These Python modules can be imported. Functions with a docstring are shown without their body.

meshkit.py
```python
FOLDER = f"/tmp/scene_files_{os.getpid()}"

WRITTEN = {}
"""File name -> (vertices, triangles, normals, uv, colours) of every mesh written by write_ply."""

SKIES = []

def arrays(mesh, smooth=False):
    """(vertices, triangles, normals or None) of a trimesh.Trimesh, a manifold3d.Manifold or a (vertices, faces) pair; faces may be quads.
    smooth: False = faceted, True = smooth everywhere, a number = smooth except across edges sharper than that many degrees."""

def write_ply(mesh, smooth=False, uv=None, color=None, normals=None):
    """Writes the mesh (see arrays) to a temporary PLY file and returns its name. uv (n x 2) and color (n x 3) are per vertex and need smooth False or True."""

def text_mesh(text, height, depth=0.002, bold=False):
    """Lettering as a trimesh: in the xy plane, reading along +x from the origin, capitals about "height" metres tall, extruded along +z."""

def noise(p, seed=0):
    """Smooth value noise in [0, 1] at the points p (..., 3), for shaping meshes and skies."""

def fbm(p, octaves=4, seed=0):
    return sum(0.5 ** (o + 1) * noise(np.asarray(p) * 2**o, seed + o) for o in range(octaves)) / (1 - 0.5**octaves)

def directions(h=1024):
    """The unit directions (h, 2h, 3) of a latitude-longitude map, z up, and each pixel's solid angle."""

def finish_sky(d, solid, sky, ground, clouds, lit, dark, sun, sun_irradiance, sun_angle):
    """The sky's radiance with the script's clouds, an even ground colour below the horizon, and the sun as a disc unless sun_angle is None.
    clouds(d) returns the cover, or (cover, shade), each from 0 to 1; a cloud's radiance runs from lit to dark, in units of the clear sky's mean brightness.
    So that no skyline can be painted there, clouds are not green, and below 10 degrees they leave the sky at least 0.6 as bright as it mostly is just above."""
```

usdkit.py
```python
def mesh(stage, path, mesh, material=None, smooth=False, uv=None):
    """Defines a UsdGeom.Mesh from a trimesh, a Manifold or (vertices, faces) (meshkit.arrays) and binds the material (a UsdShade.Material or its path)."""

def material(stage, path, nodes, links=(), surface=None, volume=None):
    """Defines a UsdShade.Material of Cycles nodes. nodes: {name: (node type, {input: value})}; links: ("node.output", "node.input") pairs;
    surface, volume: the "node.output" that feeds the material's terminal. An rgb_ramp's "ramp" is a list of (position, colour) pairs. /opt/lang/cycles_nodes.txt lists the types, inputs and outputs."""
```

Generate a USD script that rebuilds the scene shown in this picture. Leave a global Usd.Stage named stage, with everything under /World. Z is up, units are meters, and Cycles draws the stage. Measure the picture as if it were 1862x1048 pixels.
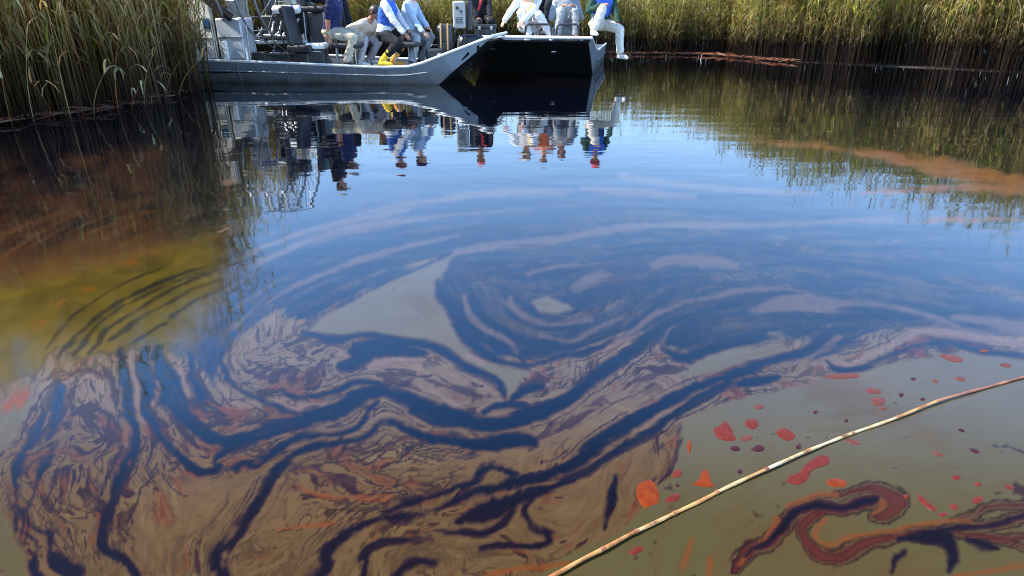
import math, random
import numpy as np, trimesh, usdkit, meshkit
import manifold3d as m3
from scipy.spatial import cKDTree
from scipy.ndimage import map_coordinates, gaussian_filter
from pxr import Usd, UsdGeom, UsdLux, UsdShade, Sdf, Gf, Vt

stage = Usd.Stage.CreateInMemory()
UsdGeom.SetStageUpAxis(stage, UsdGeom.Tokens.z)
UsdGeom.SetStageMetersPerUnit(stage, 1.0)
UsdGeom.Xform.Define(stage, '/World')
UsdGeom.Scope.Define(stage, '/World/Looks')
rng = np.random.default_rng(7)

# ------------------------------------------------------------------ camera, sky, sun, exposure
EYE = 1.25                                   # metres above the water
PITCH = math.radians(23.5)
FPX, CX, CY = 1160.0, 931.0, 524.0           # focal length in pixels of the 1862 x 1048 photograph
cam = UsdGeom.Camera.Define(stage, '/World/camera')
cam.CreateHorizontalApertureAttr(36.0)
cam.CreateVerticalApertureAttr(36.0 * 576 / 1024)
cam.CreateFocalLengthAttr(36.0 * FPX / 1862)
cam.CreateClippingRangeAttr(Gf.Vec2f(0.05, 4000))
cam.AddTranslateOp().Set(Gf.Vec3d(0, 0, EYE))
cam.AddRotateXOp().Set(90 - math.degrees(PITCH))
cam.CreateExposureAttr(1.85)

SUN_EL, SUN_AZ = math.radians(48), math.radians(-96)      # from the left, a little behind the camera
sun_dir = np.array([math.sin(SUN_AZ) * math.cos(SUN_EL), math.cos(SUN_AZ) * math.cos(SUN_EL), math.sin(SUN_EL)])
sky_mat = usdkit.material(stage, '/World/Looks/sky', {
    'sky': ('sky_texture', {'sky_type': 'single_scattering', 'sun_disc': False, 'sun_elevation': SUN_EL, 'sun_rotation': SUN_AZ,
                            'altitude': 300.0, 'air_density': 1.0, 'aerosol_density': 0.35, 'ozone_density': 5.0}),
    'bg': ('background_shader', {'strength': 0.15})}, [('sky.color', 'bg.color')], surface='bg.background')
dome = UsdLux.DomeLight.Define(stage, '/World/sky')
UsdShade.MaterialBindingAPI.Apply(dome.GetPrim()).Bind(sky_mat)
dome.GetPrim().SetCustomDataByKey('kind', 'structure')
dome.GetPrim().SetCustomDataByKey('label', 'clear blue sky seen mirrored in the calm water')
dome.GetPrim().SetCustomDataByKey('category', 'sky')
sun = UsdLux.DistantLight.Define(stage, '/World/sun')
sun.CreateIntensityAttr(0.85); sun.CreateAngleAttr(0.53); sun.CreateNormalizeAttr(True)
sun.CreateColorAttr(Gf.Vec3f(1.0, 0.95, 0.86))
z = sun_dir; x = np.cross([0, 0, 1.0], z); x /= np.linalg.norm(x); y = np.cross(z, x)
sun.AddTransformOp().Set(Gf.Matrix4d(*x, 0, *y, 0, *z, 0, 0, 0, 0, 1))

# ------------------------------------------------------------------ helpers
used = {}
def path_for(name, parent=None):
    base = (str(parent.GetPath()) if parent else '/World') + '/'
    n = used.get(base + name, -1) + 1
    used[base + name] = n
    return base + (name if n == 0 else f'{name}_{n:03d}')
def tag(p, label=None, cat=None, group=None, kind=None):
    for k, v in (('label', label), ('category', cat), ('group', group), ('kind', kind)):
        if v: p.SetCustomDataByKey(k, v)
    return p
def thing(name, label, cat, loc=(0, 0, 0), rz=0.0, group=None, kind=None):
    x = UsdGeom.Xform.Define(stage, path_for(name))
    x.AddTranslateOp().Set(Gf.Vec3d(*map(float, loc)))
    if rz: x.AddRotateZOp().Set(float(math.degrees(rz)))
    return tag(x.GetPrim(), label, cat, group, kind)
def obj(name, mesh, mat, parent=None, smooth=35, label=None):
    m = usdkit.mesh(stage, path_for(name, parent), mesh, mat, smooth)
    m.CreateDoubleSidedAttr(True)
    if label: m.GetPrim().SetCustomDataByKey('label', label)
    return m.GetPrim()
def primvar(prim, name, values, color=False):
    pv = UsdGeom.PrimvarsAPI(prim).CreatePrimvar(name, Sdf.ValueTypeNames.Color3fArray if color else Sdf.ValueTypeNames.FloatArray, 'vertex')
    v = np.ascontiguousarray(values, np.float32)
    pv.Set(Vt.Vec3fArray.FromNumpy(v) if color else Vt.FloatArray.FromNumpy(v))

SP, CP = math.sin(PITCH), math.cos(PITCH)
def ground(px, py, z=0.0):
    """The point at height z that the photograph shows at a pixel."""
    u, v = (px - CX) / FPX, (py - CY) / FPX
    t = (EYE - z) / (SP + v * CP)
    return np.array([u * t, (CP - v * SP) * t, z])
def at_dist(px, py, y):
    """The point at forward distance y that the photograph shows at a pixel."""
    u, v = (px - CX) / FPX, (py - CY) / FPX
    t = y / (CP - v * SP)
    return np.array([u * t, y, EYE - (SP + v * CP) * t])
def seen(x, y, z=0.0):
    zc = y * CP + (EYE - z) * SP
    return CX + FPX * x / zc, CY + FPX * (-y * SP + (EYE - z) * CP) / zc

def mat(name, color, rough=0.5, metal=0.0, scale=30.0, amount=0.15, bump=0.0, spec=0.5, coat=0.0):
    """Paint, cloth, metal: a colour broken up by two scales of grain."""
    c = np.array(color, float)
    lo, hi = np.clip(c * (1 - amount), 0, 1), np.clip(c * (1 + amount), 0, 1)
    n = {'tc': ('texture_coordinate', {}), 'n': ('noise_texture', {'scale': scale, 'detail': 5.0, 'roughness': 0.6}),
         'r': ('rgb_ramp', {'ramp': [(0.3, lo), (0.7, hi)]}),
         'p': ('principled_bsdf', {'roughness': rough, 'metallic': metal, 'specular_ior_level': spec, 'coat_weight': coat})}
    l = [('tc.object', 'n.vector'), ('n.fac', 'r.fac'), ('r.color', 'p.base_color')]
    if bump:
        n['b'] = ('bump', {'strength': 0.6, 'distance': bump}); l += [('n.fac', 'b.height'), ('b.normal', 'p.normal')]
    return usdkit.material(stage, '/World/Looks/' + name, n, l, surface='p.BSDF')

def box(c, s, rz=0.0, ry=0.0, rx=0.0):
    b = trimesh.creation.box(s)
    if rx: b.apply_transform(trimesh.transformations.rotation_matrix(rx, [1, 0, 0]))
    if ry: b.apply_transform(trimesh.transformations.rotation_matrix(ry, [0, 1, 0]))
    if rz: b.apply_transform(trimesh.transformations.rotation_matrix(rz, [0, 0, 1]))
    b.apply_translation(c)
    return b
def rbox(c, s, r=0.02, rz=0.0, ry=0.0, rx=0.0):
    """Box with rounded edges (hull of eight spheres)."""
    h = np.array(s) / 2 - r
    sp = m3.Manifold.sphere(r, 10)
    m = m3.Manifold.batch_hull([sp.translate((i * h[0], j * h[1], k * h[2])) for i in (-1, 1) for j in (-1, 1) for k in (-1, 1)])
    m = m.rotate((math.degrees(rx), math.degrees(ry), math.degrees(rz))).translate(tuple(map(float, c)))
    return tri(m)
def tri(m):
    g = m.to_mesh()
    return trimesh.Trimesh(np.array(g.vert_properties[:, :3]), np.array(g.tri_verts), process=False)
def tube(pts, r, sides=8):
    p = np.asarray(pts, float)
    r = np.broadcast_to(np.asarray(r, float), (len(p),))
    t = np.gradient(p, axis=0); t /= np.linalg.norm(t, axis=1, keepdims=True) + 1e-12
    ref = np.array([0, 0, 1.0]) if abs(t[:, 2]).mean() < 0.8 else np.array([1.0, 0.1, 0])
    a = np.cross(t, ref); a /= np.linalg.norm(a, axis=1, keepdims=True) + 1e-12
    b = np.cross(t, a)
    an = np.arange(sides) * 2 * np.pi / sides
    v = p[:, None] + r[:, None, None] * (np.cos(an)[None, :, None] * a[:, None] + np.sin(an)[None, :, None] * b[:, None])
    v = v.reshape(-1, 3); f = []
    for i in range(len(p) - 1):
        for j in range(sides):
            q = (i * sides + j, i * sides + (j + 1) % sides, (i + 1) * sides + (j + 1) % sides, (i + 1) * sides + j)
            f += [(q[0], q[2], q[1]), (q[0], q[3], q[2])]
    n = len(v); v = np.vstack([v, p[0], p[-1]])
    for j in range(sides):
        f += [(n, j, (j + 1) % sides), (n + 1, (len(p) - 1) * sides + (j + 1) % sides, (len(p) - 1) * sides + j)]
    m = trimesh.Trimesh(v, f, process=False)
    m.invert() if m.volume < 0 else None
    return m
def join(ms): return trimesh.util.concatenate(ms)
def spline(pts, step):
    """Catmull-Rom through rows (x, y, ...), sampled about every step units."""
    p = np.asarray(pts, float)
    p = np.vstack([2 * p[0] - p[1], p, 2 * p[-1] - p[-2]])
    out = []
    for i in range(1, len(p) - 2):
        n = max(2, int(np.hypot(*(p[i + 1, :2] - p[i, :2])) / step))
        t = np.linspace(0, 1, n, endpoint=False)[:, None]
        a, b, c, d = p[i - 1:i + 3]
        out.append(0.5 * (2 * b + (c - a) * t + (2 * a - 5 * b + 4 * c - d) * t**2 + (3 * b - a - 3 * c + d) * t**3))
    return np.vstack(out + [p[-2:-1]])

# ------------------------------------------------------------------ water
RIPPLE = ({'geo': ('geometry', {}), 'map': ('mapping', {'scale': (1.0, 2.2, 1.0)}), 'map2': ('mapping', {'scale': (1.0, 1.6, 1.0), 'location': (3.1, 0.7, 0)}),
           'w1': ('noise_texture', {'scale': 1.1, 'detail': 2.0, 'roughness': 0.45}), 'w2': ('noise_texture', {'scale': 7.0, 'detail': 2.0, 'roughness': 0.5}),
           'm2': ('math', {'math_type': 'multiply', 'value2': 0.06}), 'sum': ('math', {'math_type': 'add'}),
           'bump': ('bump', {'strength': 1.0, 'distance': 0.0036})},
          [('geo.position', 'map.vector'), ('geo.position', 'map2.vector'), ('map.vector', 'w1.vector'), ('map2.vector', 'w2.vector'), ('w2.fac', 'm2.value1'),
           ('w1.fac', 'sum.value1'), ('m2.value', 'sum.value2'), ('sum.value', 'bump.height')])
water_mat = usdkit.material(stage, '/World/Looks/water', {**RIPPLE[0],
    'p': ('principled_bsdf', {'base_color': (0.0012, 0.0010, 0.0009), 'roughness': 0.025, 'ior': 1.5})},
    RIPPLE[1] + [('bump.normal', 'p.normal')], surface='p.BSDF')
wx = np.array([-400, 400.0])
water = obj('water', (np.array([[-400, -60, 0], [400, -60, 0], [400, 700, 0], [-400, 700, 0]], float), np.array([[0, 1, 2], [0, 2, 3]])), water_mat, smooth=False)
tag(water, 'calm dark marsh water mirroring blue sky, reeds and boats', 'water', kind='structure')

# ------------------------------------------------------------------ oil on the water
# traced from the photograph (pixel x, pixel y, half width) and laid on the water plane
DARK = [
 [(222,636,6),(226,660,7),(231,700,9),(236,733,9),(244,777,11),(246,817,10),(233,847,9),(213,873,9),(203,907,8),(193,940,9),(187,967,9),(190,997,10),(206,1006,9),(226,1023,10),(250,1052,11)],
 [(300,660,8),(318,700,10),(338,752,11),(360,775,12),(383,790,12),(416,802,12),(466,792,12),(500,780,12),(533,773,13),(575,758,13),(620,742,13),(660,722,12),(700,716,11),(735,727,14),(766,742,17),(800,756,18),(833,763,17),(870,770,14),(900,772,13),(935,768,13),(966,757,13),(1000,742,13),(1033,726,13),(1065,702,12),(1100,672,11),(1150,638,9),(1190,608,8),(1230,585,6),(1280,566,5),(1350,552,4)],
 [(265,640,8),(262,675,11),(266,715,11),(272,757,9),(285,785,9),(310,813,8),(333,833,6),(346,850,7),(360,861,6),(380,860,6),(393,854,6),(385,843,5),(395,831,4),(416,815,4)],
 [(288,640,9),(292,680,10),(304,720,11),(322,750,10),(345,772,9)],
 [(345,650,5),(352,690,6),(372,725,7)],
 [(115,712,8),(108,742,8),(100,768,4),(82,800,2)],
 [(102,800,3),(90,830,5),(78,852,6),(72,874,5),(66,900,2),(55,922,3),(50,942,4),(62,963,5),(87,983,4),(95,1002,8),(110,1020,15),(130,1040,14)],
 [(80,762,2),(62,792,4),(45,826,4),(28,860,5),(28,886,2),(32,913,2),(40,933,3),(33,958,3),(52,976,4),(64,990,5),(66,1016,6),(64,1034,7),(78,1052,8)],
 [(404,634,3),(405,664,5),(426,694,5),(448,716,7),(474,731,7),(500,745,7),(545,758,5)],
 [(510,708,4),(525,720,6),(550,727,6),(593,721,5),(634,704,5),(667,699,4),(694,702,3)],
 [(553,600,3),(580,612,5),(617,618,6),(650,612,5),(684,616,6),(717,624,7),(754,628,9),(794,638,9),(821,650,9),(841,664,8),(874,677,7),(901,691,7),(914,709,6),(921,724,3)],
 [(655,640,18),(690,636,17),(725,640,12),(770,646,9)],
 [(625,672,7),(645,664,10),(668,650,14)],
 [(797,514,4),(801,534,8),(818,560,9),(834,590,10),(847,615,9),(866,634,8),(901,652,7),(934,663,5),(974,664,4),(1021,652,4),(1068,636,4),(1110,622,3)],
 [(930,735,4),(945,720,8),(962,708,9),(985,702,5)],
 [(880,752,4),(905,740,5),(935,738,5),(960,742,4)],
 [(500,823,4),(533,803,4),(567,791,4),(617,785,3),(647,781,4),(663,768,5),(673,746,4),(690,735,3)],
 [(427,860,3),(440,849,4),(473,847,4),(493,833,4),(520,813,4)],
 [(406,1054,11),(399,1033,10),(400,1008,10),(414,990,11),(430,966,10),(450,938,10),(470,912,9),(483,886,9),(500,860,8),(524,840,6),(550,821,5),(583,810,5),(633,806,5),(660,801,5),(680,788,4),(691,771,4),(706,766,4),(733,774,5),(766,787,6),(800,796,7),(835,804,9),(865,812,12),(900,810,16),(930,806,14),(958,806,11),(972,810,8)],
 [(1560,598,3),(1509,605,6),(1482,628,8),(1456,645,9),(1403,662,8),(1345,683,8),(1296,697,8),(1264,711,10),(1223,730,11),(1182,752,11),(1150,770,11),(1119,790,12),(1083,812,12),(1049,840,11),(1016,860,9),(983,872,8),(930,884,7),(876,896,7),(850,911,7),(816,923,7),(766,934,6),(716,940,6),(680,947,6),(656,960,7),(616,980,8),(595,1000,10),(590,1026,11),(570,1054,12)],
 [(1330,690,6),(1290,720,8),(1250,742,7),(1200,772,5),(1150,800,5),(1100,832,5),(1060,860,5),(1025,880,6)],
 [(933,872,3),(916,862,5),(893,854,6),(875,861,8),(861,879,7),(833,892,5),(800,903,5),(760,914,5),(726,926,5),(693,940,5)],
 [(1040,876,5),(993,894,8),(950,906,12),(915,920,16),(880,934,16),(845,948,11),(822,957,4)],
 [(936,926,4),(918,950,4),(883,970,5),(833,976,4),(766,972,3),(733,966,2)],
 [(956,923,3),(960,940,4),(973,958,5),(994,970,6),(1003,982,7),(990,993,5),(950,995,3),(900,993,3),(866,997,2)],
 [(783,982,2),(740,981,3),(706,984,5),(678,993,6),(662,1012,7),(655,1054,7)],
 [(716,1054,5),(730,1032,5),(753,1023,5),(785,1026,3)],
 [(1120,871,4),(1114,894,7),(1110,915,9),(1100,938,5),(1092,960,2)],
 [(1210,636,5),(1228,648,7),(1258,649,7),(1292,638,6),(1345,626,5),(1411,617,3)],
 [(1501,662,4),(1517,672,5),(1562,670,5),(1611,654,4),(1665,630,4),(1714,626,4),(1787,638,5),(1862,650,4)],
 [(1410,690,6),(1370,697,9),(1345,700,6)],
 [(1590,916,7),(1562,920,6),(1525,928,5),(1489,925,6),(1460,932,5),(1435,949,7),(1423,969,7),(1403,985,4),(1378,994,3),(1362,1010,2)],
 [(1640,985,4),(1680,983,7),(1714,985,10),(1730,1002,9),(1735,1025,6),(1730,1038,2)],
 [(1755,988,3),(1791,998,8),(1810,1001,3)],
 [(1652,1010,2),(1628,1017,4),(1612,1040,2)],
 [(1862,935,3),(1816,949,3),(1755,965,3),(1700,976,4)],
]
PURPLE = [
 [(62,690,2),(58,745,3),(33,787,3),(5,836,4)],
 [(1243,760,3),(1231,814,4),(1215,860,4),(1174,880,2)],
 [(1816,818,3),(1840,818,3),(1862,830,3)],
 [(1840,880,3),(1862,900,4)],
 [(1341,1034,6),(1362,1010,8),(1385,993,8)],
 [(980,690,4),(1040,690,3),(1085,665,3),(1140,640,3)],
 [(700,690,8),(760,690,8),(820,705,10),(870,720,12),(905,722,8)],
 [(470,680,10),(530,690,9),(570,680,8),(610,650,6)],
 [(985,795,8),(1040,770,10),(1090,735,10),(1140,705,9),(1200,680,9),(1250,670,8)],
 [(540,860,7),(570,850,8),(590,868,7),(640,880,11),(648,905,9)],
 [(130,770,4),(190,785,7),(205,800,6),(190,830,4),(160,860,3)],
 [(170,680,5),(200,690,5),(212,720,4)],
 [(295,840,3),(285,870,5)],
 [(345,990,6),(360,975,5),(352,1000,5),(365,1040,4)],
 [(205,950,4),(225,965,6),(245,1000,5)],
]
SWIRL = [
 [(1862,915,4),(1804,922,5),(1771,936,4),(1730,955,4)],
 [(1493,936,7),(1468,953,9),(1464,977,10),(1476,1000,12),(1497,1013,12),(1530,1010,10),(1570,994,10),(1624,981,9),(1673,979,9),(1714,977,9),(1755,965,9),(1816,949,8),(1862,938,8)],
 [(1513,910,4),(1550,900,6),(1575,892,8),(1605,897,12),(1628,915,18),(1630,930,15),(1606,944,9),(1588,946,5)],
 [(1862,975,5),(1800,978,6),(1740,978,6)],
 [(1590,916,13),(1562,920,13),(1525,928,12),(1489,925,13),(1460,932,12),(1435,949,13),(1423,969,14),(1403,985,12),(1378,994,10),(1362,1010,9),(1345,1032,7)],
 [(1862,1000,3),(1838,990,4),(1815,985,3)],
]
ORANGE = [
 [(1430,925,4),(1445,918,5),(1480,905,5),(1520,905,4)],
 [(1413,950,5),(1405,970,6),(1395,985,4)],
 [(1500,950,4),(1487,970,5),(1493,985,4),(1515,992,4),(1560,978,4),(1620,967,4),(1700,960,4),(1760,950,3)],
 [(1350,1025,4),(1370,1002,5),(1388,984,4)],
 [(1243,1034,5),(1250,1010,5),(1262,985,3)],
 [(1286,1046,6),(1288,1020,6)],
 [(880,1050,5),(960,1040,5),(1040,1032,5),(1060,1036,3)],
 [(1590,912,4),(1608,925,4),(1590,940,3)],
 [(1862,1035,3),(1800,1038,4),(1740,1046,4)],
 [(540,880,3),(600,905,3),(660,915,3),(720,905,2)],
 [(500,960,2),(560,955,3),(620,950,2)],
]
PINK = [
 [(505,735,5),(520,745,7),(550,748,6),(590,738,5)],
 [(680,672,5),(700,662,7),(740,656,6),(770,660,4)],
 [(765,700,3),(800,722,3),(830,738,3)],
 [(860,650,6),(880,656,7)],
 [(288,690,3),(296,715,4),(305,738,2)],
 [(305,690,3),(318,715,4),(330,740,2)],
 [(322,660,2),(330,690,3),(345,720,3)],
 [(240,640,4),(243,680,5),(250,720,4),(262,770,4)],
 [(1366,568,4),(1407,556,12),(1450,550,15),(1490,553,14),(1540,553,8),(1570,553,6),(1632,561,5),(1693,580,5),(1738,596,5)],
 [(1509,662,5),(1550,662,6),(1591,645,6),(1640,621,5),(1681,605,6),(1755,609,8),(1804,618,8),(1862,625,8)],
 [(1734,578,4),(1775,582,8),(1820,592,10),(1862,602,12)],
 [(830,460,6),(900,447,6),(1000,437,6),(1100,421,6),(1200,411,5),(1300,412,5),(1400,410,4),(1500,405,4),(1620,402,3)],
 [(1100,637,4),(1141,613,5),(1182,580,4),(1223,560,4),(1284,543,3),(1345,531,3),(1427,527,2),(1489,539,2)],
 [(1296,560,2),(1243,580,3),(1215,605,3),(1208,633,3)],
 [(1460,613,3),(1464,629,4),(1448,650,4),(1407,666,4),(1354,676,4)],
 [(1509,596,2),(1521,617,3),(1489,641,3),(1448,662,3)],
 [(931,544,4),(934,560,6),(961,580,6),(1001,590,4),(1048,587,3),(1075,584,2)],
 [(844,540,3),(854,574,6),(887,597,6),(921,617,5),(944,640,4)],
 [(981,614,2),(1034,620,4),(1075,604,3),(1130,580,2)],
 [(1040,520,4),(1075,508,9),(1110,502,4)],
 [(1190,484,5),(1230,474,9),(1290,476,9),(1340,486,4)],
 [(960,500,3),(990,490,3),(1050,482,3)],
 [(1130,322,4),(1240,338,6),(1370,348,5),(1480,352,4)],
 [(1060,345,4),(1150,350,5),(1260,360,4)],
 [(650,390,3),(760,370,5),(900,352,6),(1040,350,4)],
 [(480,450,4),(600,410,6),(740,385,5)],
 [(470,480,3),(560,440,4),(690,410,5),(820,395,4),(960,385,4)],
 [(430,600,3),(500,540,5),(610,490,5),(740,450,4),(830,430,3)],
]
CLEARLINE = [
 [(440,590,4),(520,525,5),(620,476,5),(740,440,6),(880,415,6),(1020,400,5)],
 [(420,560,4),(480,520,5),(580,470,6),(700,425,6),(840,398,6),(1000,385,5)],
 [(563,596,2),(600,568,3),(640,545,3),(700,515,3),(770,485,3),(800,470,3)],
 [(420,610,4),(470,570,4),(540,530,3),(620,500,3)],
]
RUST = [   # weathered orange oil drifting below the right-hand reeds
 [(1260,236,3),(1370,256,4),(1480,266,6),(1560,278,8),(1640,291,12),(1700,306,17),(1760,318,18),(1820,330,14),(1880,338,11)],
 [(1880,350,8),(1800,342,10),(1720,342,9),(1640,348,7),(1570,352,5)],
 [(1690,402,2),(1780,400,3),(1880,400,4)],
 [(1520,182,6),(1560,180,4)],
 [(15,738,8),(30,728,10),(42,718,6)],
 [(95,556,3),(112,548,4)],[(152,533,3),(168,526,4)],[(225,483,3),(242,478,4)],[(60,590,2),(75,586,3)],
]
REEDLINES = [  # dark bands in the brown film on the left
 [(108,650,3),(125,630,4),(165,590,4),(220,550,4),(290,515,4),(340,495,3),(390,480,2)],
 [(135,645,2),(160,615,3),(200,575,3),(260,540,3),(320,512,2),(395,484,2)],
 [(165,640,6),(185,615,5),(230,580,4),(280,545,4),(330,518,4),(395,490,4)],
 [(200,620,2),(245,590,3),(300,555,3),(350,528,2),(400,510,2)],
 [(225,632,2),(260,612,3),(310,580,3),(355,548,4),(400,528,3)],
 [(85,640,2),(110,600,2),(160,555,2),(230,515,2),(300,490,2)],
]
SMOOTH = [
 [(563,598),(600,570),(640,546),(690,522),(740,498),(790,478),(830,462),(815,490),(798,512),(800,530),(815,565),(830,595),(845,625),(870,648),(900,662),(940,672),(975,676),(950,692),(938,722),(922,724),(910,698),(880,675),(840,650),(790,632),(740,622),(690,616),(640,612),(600,610)],
 [(1900,630),(1780,640),(1700,650),(1600,668),(1500,690),(1400,715),(1300,742),(1243,768),(1228,820),(1216,868),(1175,890),(1160,930),(1120,965),(1060,1000),(960,1060),(1900,1060)],
 [(965,548),(995,540),(1030,552),(1040,566),(1010,574),(975,568)],
 [(1284,650),(1329,634),(1386,629),(1427,631),(1440,640),(1400,655),(1330,672),(1280,685),(1235,690),(1225,670)],
 [(-60,760),(20,750),(52,720),(62,745),(30,790),(4,840),(-60,850)],
 [(-60,900),(10,930),(40,990),(60,1060),(-60,1060)],
]
THIN = [   # where the film is only a sheen
 [(-2500,150),(430,150),(410,560),(330,640),(225,640),(108,650),(62,690),(-300,760),(-2500,800)],
 [(-200,180),(420,230),(400,400),(385,560),(330,600),(262,635),(300,660),(345,650),(395,700),(402,640),(440,600),(500,566),(560,590),(600,566),(690,520),(790,476),(800,512),(800,530),(815,565),(834,596),(850,622),(900,655),(960,668),(1040,652),(1110,628),(1180,600),(1220,640),(1300,640),(1411,620),(1500,600),(1560,610),(1700,600),(1862,610),(2100,640),(2100,180)],
 [(1210,640),(1180,620),(1240,580),(1330,555),(1420,575),(1560,560),(1680,590),(1500,655),(1420,660),(1480,620),(1411,617),(1330,626),(1260,650)],
]

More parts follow.
